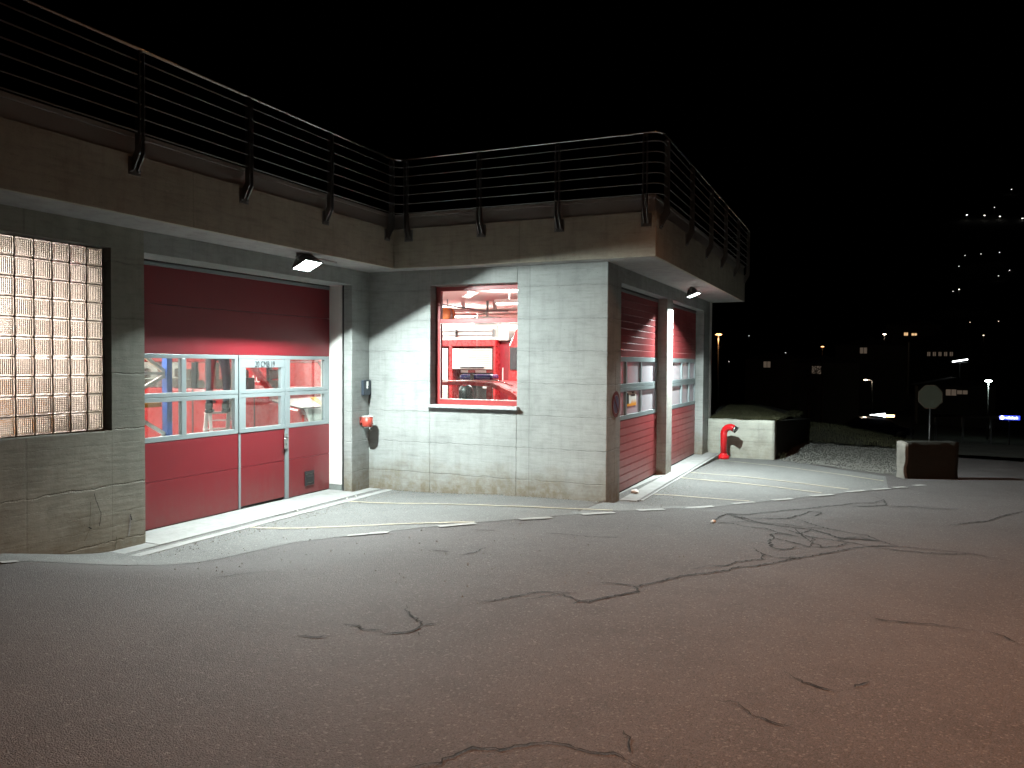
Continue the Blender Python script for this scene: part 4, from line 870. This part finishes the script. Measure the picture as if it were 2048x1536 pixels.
# ================================================================ inside the hall
FIXN = iter(['in front of the red crew vehicle', 'over the rear of the room with the rack', 'behind the upper glass blocks', 'behind the lower left glass blocks', 'deep behind the added white partition', 'over the crew vehicle bonnet', 'over the equipment trailer', 'above the red command car by the window', 'above the left end of the fire engine side', 'over the far side of the fire engine cab', 'over the far side of the fire engine body', 'in the deepest corner of the hall', 'added above the blue steel rack to brighten it', 'added over the crew vehicle cabin to brighten the view through it', 'added between the trailer and the fire engine as extra brightness'])  # last three lamps are added to brighten rack, crew vehicle and trailer
def fixture(x, y, L=1.5, rot=0, pw=POWER_IN):
    t = thing('ceiling_lamp', 'long fluorescent ceiling lamp ' + next(FIXN), 'lamp', (x, y, ZS - .30), rot, 'ceiling lamps in the hall')
    MB().box(-L / 2, L / 2, -.07, .07, .03, .10).obj('body', M_white, t)
    for s in (-1, 1): MB().tube([(-L / 2 + .03, s * .035, .012), (L / 2 - .03, s * .035, .012)], .016, 8).obj('tube', emis('fluorescent', (1, .94, .93), 14.), t)
    for s in (-1, 1): MB().box(s * L * .3 - .01, s * L * .3 + .01, -.01, .01, .10, .30).obj('hanger', M_galv, t)
    l = lamp('ceiling_lamp_light', 'AREA', (x, y, ZS - .325), pw, (1, .93, .91), shape='RECTANGLE', size=L, size_y=.14); l.rotation_euler = (0, 0, rot)
    l['label'] = 'light of a ceiling lamp'; l['category'] = 'light'
    u = lamp('added_uplight', 'AREA', (x, y, ZS - .19), pw * .3, (1, .93, .91), shape='RECTANGLE', size=L, size_y=.14); u.rotation_euler = (math.pi, 0, rot); u['label'] = 'added light thrown up to brighten the hall ceiling'; u['category'] = 'light'  # extra upward area light, added to brighten the white ceiling
for x, y in ((-2.2, -3.2), (-5.2, -3.2), (-1.5, -6.0), (-1.5, -7.6), (-5.6, -6.4), (-2.6, .6), (-6.2, 1.2), (1.4, 3.6), (-2.4, 3.7), (1.6, 7.4), (-2.4, 7.4), (-6.4, 5.6), (-1.35, -4.4), (-3.6, -.2), (-4.6, 3.4)): fixture(x, y, pw=POWER_IN * {(-2.2, -3.2): .4, (-1.35, -4.4): .45, (-2.6, .6): .6, (-3.6, -.2): .6}.get((x, y), 1))
# windscreen-type helper for panels in xz at constant y
def sidepoly(name, m, poly, y0, y1, par, bev=0): return MB().prism(poly, 1, y0, y1).obj(name, m, par, bev)
# ---- vehicle behind the left door: red crew vehicle, nose towards the door
V = thing('crew_vehicle', 'red fire crew vehicle with white bonnet and yellow stripe behind the left door windows', 'vehicle', (0, 0, 0))
y0, y1 = -.95, 1.0
sidepoly('body', M_carred, [(-5.9, .45), (-.75, .45), (-.60, .62), (-.60, 1.12), (-.70, 1.36), (-1.30, 1.47), (-1.32, 1.655), (-5.9, 1.655)], y0, y1, V, .04)
sidepoly('bonnet', M_white, [(-1.28, 1.48), (-.68, 1.375), (-.68, 1.385), (-1.28, 1.50)], y0 + .05, y1 - .05, V, .01)
MB().hexa([(-.64, y0 + .14, 1.15), (-.592, y0 + .14, 1.15), (-.64, y1 - .14, 1.15), (-.592, y1 - .14, 1.15), (-.72, y0 + .14, 1.36), (-.64, y0 + .14, 1.36), (-.72, y1 - .14, 1.36), (-.64, y1 - .14, 1.36)]).obj('front_panel', M_white, V)
MB().bar((-1.2, .05, 1.503), (-.66, -.35, 1.40), .10, .012).obj('yellow_stripe', M_yellow, V)
sidepoly('roof', M_carred, [(-5.9, 2.10), (-1.72, 2.10), (-1.80, 2.24), (-2.1, 2.30), (-5.9, 2.30)], y0 + .03, y1 - .03, V, .04)
for yy in (y0 + .035, y1 - .035):
    MB().bar((-1.30, yy, 1.64), (-1.75, yy, 2.12), .06, .09).obj('windscreen_pillar', M_carred, V)
    for x in (-2.95, -4.3, -5.82): MB().box(x - .05, x + .05, yy - .03, yy + .03, 1.655, 2.10).obj('door_pillar', M_black if x > -5 else M_carred, V)
for (a, b2) in ((-4.24, -3.02), (-5.75, -4.36), (-2.88, -1.8)): MB().box(a, b2, y0 + .02, y0 + .025, 1.66, 2.10).obj('side_window', M_glass, V)
MB().add([(-1.32, y0 + .07, 1.66), (-1.32, y1 - .07, 1.66), (-1.76, y1 - .07, 2.11), (-1.76, y0 + .07, 2.11)], [(0, 1, 2, 3)]).obj('windscreen', M_glass, V)
for x in (-2.35, -3.5, -4.7):
    for y in (-.45, .45):
        MB().box(x - .1, x + .1, y - .24, y + .24, 1.2, 1.78).obj('seat', M_seat, V, .05); MB().box(x - .06, x + .06, y - .14, y + .14, 1.80, 1.98).obj('headrest', M_seat, V, .04)
MB().tube([(-1.75, -.62, 1.62), (-1.62, -.45, 1.72), (-1.75, -.28, 1.62)], .014, 6).obj('steering_wheel', M_black, V)
for y in (y0 + .03, y1 - .30): MB().box(-.62, -.585, y, y + .27, .98, 1.13).obj('headlight', M_stain, V, .01)
MB().box(-.61, -.59, y0 + .36, y1 - .36, .80, 1.10).obj('grille', M_black, V)
MB().box(-.72, -.52, y0 + .02, y1 - .02, .48, .72).obj('bumper', M_black, V, .03)
for x in (-1.45, -4.9):
    for y in (y0 + .1, y1 - .1): MB().lathe([(0, -.12), (.36, -.12), (.38, -.08), (.38, .08), (.36, .12), (0, .12)], (x, y, .385), 24, (0, 1, 0)).obj('wheel', M_rubber, V)
for x in (-2.6, -4.0): MB().box(x, x + .16, y0 - .03, y0 - .005, 1.42, 1.46).obj('door_handle', M_black, V, .008)
MB().box(-2.98, -2.95, y0 - .006, y0 - .001, .6, 1.64).box(-1.62, -1.60, y0 - .006, y0 - .001, .8, 1.64).obj('door_gap', M_black, V)
MB().box(-1.66, -1.52, y0 - .26, y0 - .08, 1.62, 1.86).box(-1.62, -1.58, y0 - .1, y0, 1.66, 1.70).obj('mirror', M_black, V, .02)
# ---- a second red vehicle behind with white lettering
T = thing('equipment_trailer', 'red equipment trailer with white lettering seen through the crew vehicle', 'trailer', (-5.0, 2.55, 0))
MB().box(-1.6, 1.6, -.3, .9, .55, 2.35).obj('body', M_carred, T, .04)
MB().box(-1.62, 1.62, -.32, -.301, .9, 1.45).obj('lower_band', M_black, T)
text('lettering', 'ST. NIKLAUS', .22, M_white, T, (.25, -.31, 1.74), (rad(90), 0, 0), .9, .002)
for x in (-.7, .7): MB().lathe([(0, -.12), (.34, -.12), (.34, .12), (0, .12)], (x, -.2, .34), 20, (0, 1, 0)).obj('wheel', M_rubber, T)
# ---- car behind the middle window
K = thing('command_car', 'red command car with a blue light bar on its roof behind the middle window', 'car', (0, 0, 0))
y0, y1 = 1.42, 3.12
sidepoly('body', M_carred, [(-1.1, .35), (3.45, .35), (3.55, .6), (3.45, .95), (2.62, 1.12), (2.48, 1.20), (-1.1, 1.22), (-1.25, .8)], y0, y1, K, .05)
roofp = [(-.9, 1.62), (-.4, 1.72), (.4, 1.765), (1.1, 1.785), (1.6, 1.765), (1.95, 1.62), (2.46, 1.22), (2.38, 1.20), (1.88, 1.565), (1.56, 1.70), (1.1, 1.725), (.4, 1.71), (-.4, 1.66), (-.86, 1.57)]
for a, b2 in ((y0 + .06, y0 + .12), (y1 - .12, y1 - .06)):
    mb = MB(); n = len(roofp) // 2
    for i in range(n - 1): 
        q = [roofp[i], roofp[i + 1], roofp[-2 - i], roofp[-1 - i]]; mb.prism(q, 1, a, b2)
    mb.obj('roof_rail_panel', M_carred, K)
mb = MB(); tp = roofp[:6]
for (xa, za), (xb, zb) in zip(tp, tp[1:]): mb.add([(xa, y0 + .1, za), (xb, y0 + .1, zb), (xb, y1 - .1, zb), (xa, y1 - .1, za)], [(0, 1, 2, 3)])
ro = mb.obj('roof', M_carred, K)
for x in (-.75, .15, 1.47): MB().box(x, x + .09, y0 + .062, y0 + .11, 1.21, 1.70).box(x, x + .09, y1 - .11, y1 - .062, 1.21, 1.70).obj('door_pillar', M_carred, K)
MB().add([(2.44, y0 + .1, 1.22), (2.44, y1 - .1, 1.22), (1.95, y1 - .1, 1.60), (1.95, y0 + .1, 1.60)], [(0, 1, 2, 3)]).obj('windscreen', M_glass, K)
MB().box(.26, 1.45, y0 + .08, y0 + .085, 1.21, 1.69).box(1.57, 2.0, y0 + .08, y0 + .085, 1.21, 1.56).obj('side_window', M_glass, K)
MB().tube([(.2, y0 + .22, 1.79), (1.62, y0 + .22, 1.81), (1.9, y0 + .22, 1.72)], .012, 6).obj('roof_trim', M_stain, K)
MB().box(.62, 1.30, 2.05, 2.40, 1.80, 1.91).obj('light_bar', mat('blue_light_bar', (.02, .025, .16), .25, coat=.5), K, .045)
MB().box(.86, .93, 2.04, 2.41, 1.798, 1.915).obj('light_bar_clamp', M_black, K)
for x in (.3, 1.25):
    for y in (1.8, 2.75): MB().box(x - .1, x + .12, y - .22, y + .22, .8, 1.38).obj('seat', M_black, K, .05)
for x in (-.3, 2.75):
    for y in (y0 + .08, y1 - .08): MB().lathe([(0, -.1), (.32, -.1), (.33, 0), (.32, .1), (0, .1)], (x, y, .33), 22, (0, 1, 0)).obj('wheel', M_rubber, K)
# ---- fire engine behind
E = thing('fire_engine', 'big red fire engine with silver shutters and tread plate roof box behind the middle window', 'fire engine', (0, 0, 0))
y0, y1 = 4.65, 7.05
def EB(name, m, *bx, bev=.0, parent=E): 
    mb = MB()
    for b2 in bx: mb.box(*b2)
    return mb.obj(name, m, parent, bev)
EB('body', M_carred, (-4.9, .15, y0 + .02, y1, 2.49, 2.64), (.09, .15, y0 + .02, y0 + .9, .5, 2.487), (-4.9, .08, y0 + .6, y1, .5, 2.487), (-4.9, .15, y0 + .02, y0 + .6, .5, .62), (-1.02, -.93, y0 + .02, y0 + .6, .62, 2.487), (-3.0, -2.9, y0 + .02, y0 + .6, .62, 2.487), bev=.01)
def shutter(xa, xb, za, zb):
    s_ = MB(); n = int((zb - za) / .042)
    for k in range(n): s_.prism([(y0 + .0, za + k * .042), (y0 - .008, za + k * .042 + .02), (y0, za + k * .042 + .038), (y0 + .02, za + k * .042 + .038), (y0 + .02, za + k * .042)], 0, xa, xb)
    o = s_.obj('shutter', M_shut, E); MB().box((xa + xb) / 2 - .3, (xa + xb) / 2 + .3, y0 - .03, y0 - .009, za + .03, za + .06).obj('shutter_handle', M_black, o); return o
shutter(-.91, .07, 1.98, 2.46); shutter(-2.88, -1.04, .64, 2.46)
EB('locker_interior', M_black, (-.91, .07, y0 + .45, y0 + .55, .64, 1.97))
EB('stripe_board', M_white, (-.85, .02, y0 + .28, y0 + .30, 1.90, 1.96)); EB('stripe_block', M_carred, (-.66, -.48, y0 + .27, y0 + .279, 1.90, 1.96), (-.2, 0, y0 + .27, y0 + .279, 1.90, 1.96))
EB('locker_gear', M_amp, (-.8, -.3, y0 + .2, y0 + .44, 1.62, 1.72), (-.25, .0, y0 + .2, y0 + .44, 1.55, 1.75))
tb = MB(); tb.box(-4.9, .15, y0 + .12, y0 + .16, 2.645, 2.98)
for k in range(46):
    for j in range(4):
        x = -2.2 + k * .05; z = 2.68 + j * .075 + (.037 if k % 2 else 0); s = 1 if (k + j) % 2 else -1
        tb.add([(x - .014, y0 + .119, z - s * .012), (x + .003, y0 + .112, z + .005), (x + .014, y0 + .119, z + s * .012), (x - .003, y0 + .112, z - .005)], [(0, 1, 2, 3)])
tb.obj('tread_plate', M_tread, E)
for z in (2.74, 2.83): MB().tube([(-4.9, y0 + .06, z), (.10, y0 + .06, z)], .011, 6).obj('side_rail', M_galv, E)
for x in (-2.2, -.88, .06): MB().box(x - .012, x + .012, y0 + .05, y0 + .12, 2.70, 2.87).obj('rail_bracket', M_galv, E)
EB('roof_box', M_tread, (.17, .42, y0 + .1, y0 + 1.2, 2.62, 2.99), bev=.01)
EB('gap_panel', mat('vehicle_red_deep', (.25, .02, .03), .4), (.155, .42, y0 + .25, y1 - .2, .6, 2.6))
E_cab = sidepoly('cab', M_carred, [(.44, .5), (3.3, .5), (3.4, 1.4), (3.1, 2.9), (.95, 2.99), (.74, 2.97), (.60, 2.80), (.46, 2.50)], y0 + .02, y1 - .05, E, .03)
EB('cab_window', M_black, (.50, .98, y0 - .002, y0 + .018, 1.98, 2.47), (1.25, 2.0, y0 - .002, y0 + .018, 1.98, 2.47), (2.2, 2.9, y0 - .002, y0 + .018, 1.9, 2.47), bev=.0)
EB('grab_handle', M_white, (.23, .245, y0 + .2, y0 + .23, 1.72, 2.02)); EB('badge', M_yellow, (.58, .68, y0 - .003, y0 + .018, 1.60, 1.66)); EB('badge', mat('badge_blue', (.05, .08, .3), .4), (.58, .68, y0 - .003, y0 + .018, 1.665, 1.73))
for x in (-3.6, 2.1):
    for y in (y0 + .18, y1 - .18): MB().lathe([(0, -.16), (.48, -.16), (.5, 0), (.48, .16), (0, .16)], (x, y, .5), 24, (0, 1, 0)).obj('wheel', M_rubber, E)
# ---- ceiling services seen in the upper pane
cp_ = thing('ceiling_pipes', 'white pipes and brackets under the hall ceiling seen through the upper pane', 'pipes', (0, 0, 0))
MB().tube([(-3.2, 5.9, 3.38), (3.6, 6.3, 3.40)], .03, 8).obj('pipe', M_white, cp_); MB().tube([(-3.2, 6.2, 3.30), (3.6, 6.6, 3.32)], .025, 8).obj('pipe', M_amp, cp_)
MB().tube([(-2.4, 3.2, 3.42), (-.9, 6.4, 3.36)], .03, 8).obj('pipe', M_amp, cp_); MB().box(-1.4, -1.33, 6.0, 6.07, 3.35, ZS).box(-.55, -.48, 6.0, 6.07, 3.35, ZS).obj('hanger', M_white, cp_)
MB().tube([(-1.6, 5.0, 3.5), (-.6, 5.6, 3.34), (.2, 5.2, 3.30)], .02, 6).obj('cable_arm', M_galv, cp_)
cr = thing('hose_reel', 'orange and steel cable reel hanging under the hall ceiling', 'reel', (-1.35, 5.2, 3.24))
MB().lathe([(0, -.09), (.17, -.09), (.17, -.06), (.06, -.05), (.06, .05), (.17, .06), (.17, .09), (0, .09)], (0, 0, 0), 22, (.3, 1, 0)).obj('drum', mat('reel_orange', (.75, .25, .08), .5), cr)
MB().lathe([(.065, -.045), (.145, -.045), (.145, .045), (.065, .045)], (0, 0, 0), 22, (.3, 1, 0)).obj('cable_wrap', M_amp, cr); MB().box(-.01, .01, -.01, .01, .1, ZS - 3.24).obj('hanger', M_galv, cr)
fh = thing('heater_unit', 'square white heater unit under the hall ceiling', 'heater', (-.65, 5.9, 3.05)); MB().box(-.28, .28, -.2, .2, -.02, .17).obj('casing', M_amp, fh, .02); MB().box(-.02, .02, -.02, .02, .17, ZS - 3.05).obj('hanger', M_galv, fh)
# ---- black charger on the inner sill
ch = thing('radio_charger', 'black and red tool charger standing on the inner window sill', 'charger', (1.62, .40, 1.43))
MB().lathe([(0, 0), (.105, 0), (.12, .08), (.125, .22), (.10, .30), (.06, .33), (0, .33)], (0, 0, 0), 20).obj('body', M_black, ch)
MB().lathe([(0, .0), (.035, .0), (.04, -.01)], (0, -.05, .331), 16).obj('red_button', M_carred, ch)
for s in (-.06, 0, .06): MB().box(s - .008, s + .008, -.125, -.10, .01, .25).obj('rib', M_rubber, ch)
# ---- rack with a blue upright at the left door
rk = thing('steel_rack', 'blue steel rack upright with white diagonal braces inside the left door', 'rack', (-1.1, 0, 0))
for y in (-3.22, -4.15): MB().box(-.045, .045, y - .045, y + .045, 0, 3.0).obj('upright', M_blue, rk)
for a, b2 in (((-3.27, 1.985), (-4.10, 2.5)), ((-3.27, 1.955), (-4.10, 1.955)), ((-3.27, 1.92), (-4.10, 1.55)), ((-3.27, 1.13), (-4.10, 1.6)), ((-3.27, 1.12), (-4.10, .6))): MB().bar((0, a[0], a[1]), (0, b2[0], b2[1]), .035, .045).obj('brace', M_pale, rk)
MB().box(-.9, -.05, -4.1, -3.27, 1.50, 1.56).obj('shelf', M_orange, rk)
for nm, lb, x, y, w_, h_, m_ in (('storage_box', 'orange storage box seen low through the glass blocks', -1.5, -6.0, .9, 1.5, M_orange), ('storage_cabinet', 'black storage cabinet seen low through the right glass blocks', -1.0, -5.35, .5, 1.62, M_black)):
    b_ = thing(nm, lb, 'box' if nm == 'storage_box' else 'cabinet', (x, y, 0)); MB().box(-.25, .25, -w_ / 2, w_ / 2, 0, h_).obj('carcass', m_, b_, .01); MB().box(-.26, .26, -w_ / 2 - .01, w_ / 2 + .01, h_, h_ + .02).obj('lid', M_amp, b_)
# ---- stepladder with a man standing on it
ld = thing('stepladder', 'aluminium stepladder standing open in front of the red crew vehicle', 'ladder', (-1.72, -1.62, 0), rad(-30))
for s in (-.2, .2):
    MB().bar((-.42, s, 0), (.0, s * .8, 1.62), .03, .06).obj('stile', M_pale, ld); MB().bar((.45, s, 0), (.02, s * .8, 1.60), .025, .045).obj('rear_leg', M_pale, ld)
for k in range(1, 6):
    t_ = k / 6.2; MB().box(-.42 + .42 * t_ - .05, -.42 + .42 * t_ + .07, -.2, .2, 1.62 * t_ - .012, 1.62 * t_ + .012).obj('step', M_pale, ld)
for k in range(1, 4):
    t_ = k / 4; MB().bar((.45 - .43 * t_, -.18, 1.6 * t_), (.45 - .43 * t_, .18, 1.6 * t_), .02).obj('rear_rung', M_pale, ld)
def person():
    t = thing('person', 'person in dark trousers and jacket standing on the stepladder leaning to the vehicle roof', 'person', (-1.66, -1.72, 1.32), rad(35))
    J = {'pel': (0, 0, .93), 'waist': (.02, .02, 1.08), 'chest': (.03, .10, 1.32), 'neck': (.03, .16, 1.50), 'hb': (.03, .20, 1.58),
         'hipL': (-.10, 0, .90), 'kneeL': (-.12, .03, .50), 'ankL': (-.12, -.03, .09), 'toeL': (-.13, .12, .04),
         'hipR': (.10, 0, .90), 'kneeR': (.13, .07, .49), 'ankR': (.12, .0, .09), 'toeR': (.13, .15, .04),
         'shL': (-.19, .12, 1.42), 'elL': (-.28, .32, 1.22), 'wrL': (-.22, .55, 1.16), 'shR': (.22, .12, 1.42), 'elR': (.32, .34, 1.24), 'wrR': (.26, .57, 1.14)}
    Ed = [('pel', 'waist'), ('waist', 'chest'), ('chest', 'neck'), ('neck', 'hb'), ('pel', 'hipL'), ('hipL', 'kneeL'), ('kneeL', 'ankL'), ('ankL', 'toeL'), ('pel', 'hipR'), ('hipR', 'kneeR'), ('kneeR', 'ankR'), ('ankR', 'toeR'),
          ('chest', 'shL'), ('shL', 'elL'), ('elL', 'wrL'), ('chest', 'shR'), ('shR', 'elR'), ('elR', 'wrR')]
    rd = dict(pel=.15, waist=.135, chest=.16, neck=.06, hb=.055, hipL=.10, hipR=.10, kneeL=.075, kneeR=.075, ankL=.055, ankR=.055, toeL=.045, toeR=.045, shL=.07, shR=.07, elL=.05, elR=.05, wrL=.032, wrR=.032)
    ks = list(J); me = bpy.data.meshes.new('body'); me.from_pydata([J[k] for k in ks], [(ks.index(a), ks.index(b2)) for a, b2 in Ed], [])
    o = bpy.data.objects.new('body', me); COL.objects.link(o); o.parent = t
    sk = o.modifiers.new('skin', 'SKIN'); 
    for i, k in enumerate(ks): me.skin_vertices[0].data[i].radius = (rd[k], rd[k] * .9)
    me.skin_vertices[0].data[0].use_root = True
    ss_ = o.modifiers.new('sub', 'SUBSURF'); ss_.levels = 1; ss_.render_levels = 2
    me.materials.append(M_dark)
    hm = bmesh.new(); bmesh.ops.create_icosphere(hm, subdivisions=3, radius=.105)
    for v in hm.verts:
        v.co.z *= 1.22; v.co.x *= .85
        if v.co.y > .05 and abs(v.co.x) < .025 and abs(v.co.z + .005) < .03: v.co.y += .02
        if v.co.z < -.06: v.co.x *= .8
    hme = bpy.data.meshes.new('head'); hm.to_mesh(hme); hm.free(); hme.materials.append(M_skin)
    for p_ in hme.polygons: p_.use_smooth = True
    h = bpy.data.objects.new('head', hme); COL.objects.link(h); h.parent = t; h.location = (.03, .22, 1.69)
    MB().lathe([(0, .145), (.06, .13), (.10, .08), (.108, .03), (.10, .02)], (.03, .20, 1.69), 20).obj('hair', M_black, t)
    for s in (-1, 1):
        hb_ = MB(); w = Vector(J['wrL'] if s < 0 else J['wrR'])
        hb_.hexa([w + Vector(p_) for p_ in ((-.035, 0, -.012), (.035, 0, -.012), (-.04, .09, -.012), (.04, .09, -.012), (-.035, 0, .014), (.035, 0, .014), (-.04, .09, .012), (.04, .09, .012))])
        for k, L in enumerate((.065, .078, .082, .07)): 
            x = -.032 + k * .021; hb_.tube([w + Vector((x, .085, 0)), w + Vector((x, .085 + L * .6, -.006)), w + Vector((x, .085 + L, -.03))], [.0095, .009, .007], 6)
        hb_.tube([w + Vector((-s * .035, .03, 0)), w + Vector((-s * .06, .06, -.01)), w + Vector((-s * .055, .09, -.02))], [.012, .011, .009], 6); hb_.obj('hand', M_skin, t)
    for s in ('L', 'R'): 
        a = Vector(J['ank' + s]); MB().box(a.x - .055, a.x + .055, a.y - .09, a.y + .19, 0, .05).box(a.x - .05, a.x + .05, a.y - .07, a.y + .06, .05, .16).obj('boot', M_rubber, t, .02)
person()
# ---- lockers and gear along the back wall so that the hall is not empty
for i, (x, y) in enumerate([(-9.9, 1.0)]):
    lk = thing('locker', 'tall grey steel locker against the hall back wall', 'locker', (x, y, 0))
    MB().box(-.25, .25, -.29, .29, .08, 1.95).obj('cabinet', M_amp, lk, .01); MB().box(.252, .262, -.02, .0, .9, 1.1).obj('handle', M_black, lk)
for i, (x, c) in enumerate([(-8.6, M_yellow), (-7.6, M_dark), (-6.8, M_carred), (-6.0, M_orange), (-5.2, M_blue)]):
    jk = thing('hanging_jacket', ['yellow', 'dark', 'red', 'orange', 'blue'][i] + ' turnout jacket hanging on the hall rear wall', 'jacket', (x, 8.22, 1.35), 0, 'turnout jackets hanging on the rear wall')
    MB().prism([(-.24, -.4), (.24, -.4), (.2, .3), (.08, .42), (-.08, .42), (-.2, .3)], 1, -.08, .05).obj('coat', c, jk, .03)
    MB().tube([(-.2, -.02, .28), (-.27, -.03, .0), (-.25, -.04, -.25)], [.07, .06, .045], 8).tube([(.2, -.02, .28), (.27, -.03, .0), (.25, -.04, -.25)], [.07, .06, .045], 8).obj('sleeves', c, jk)
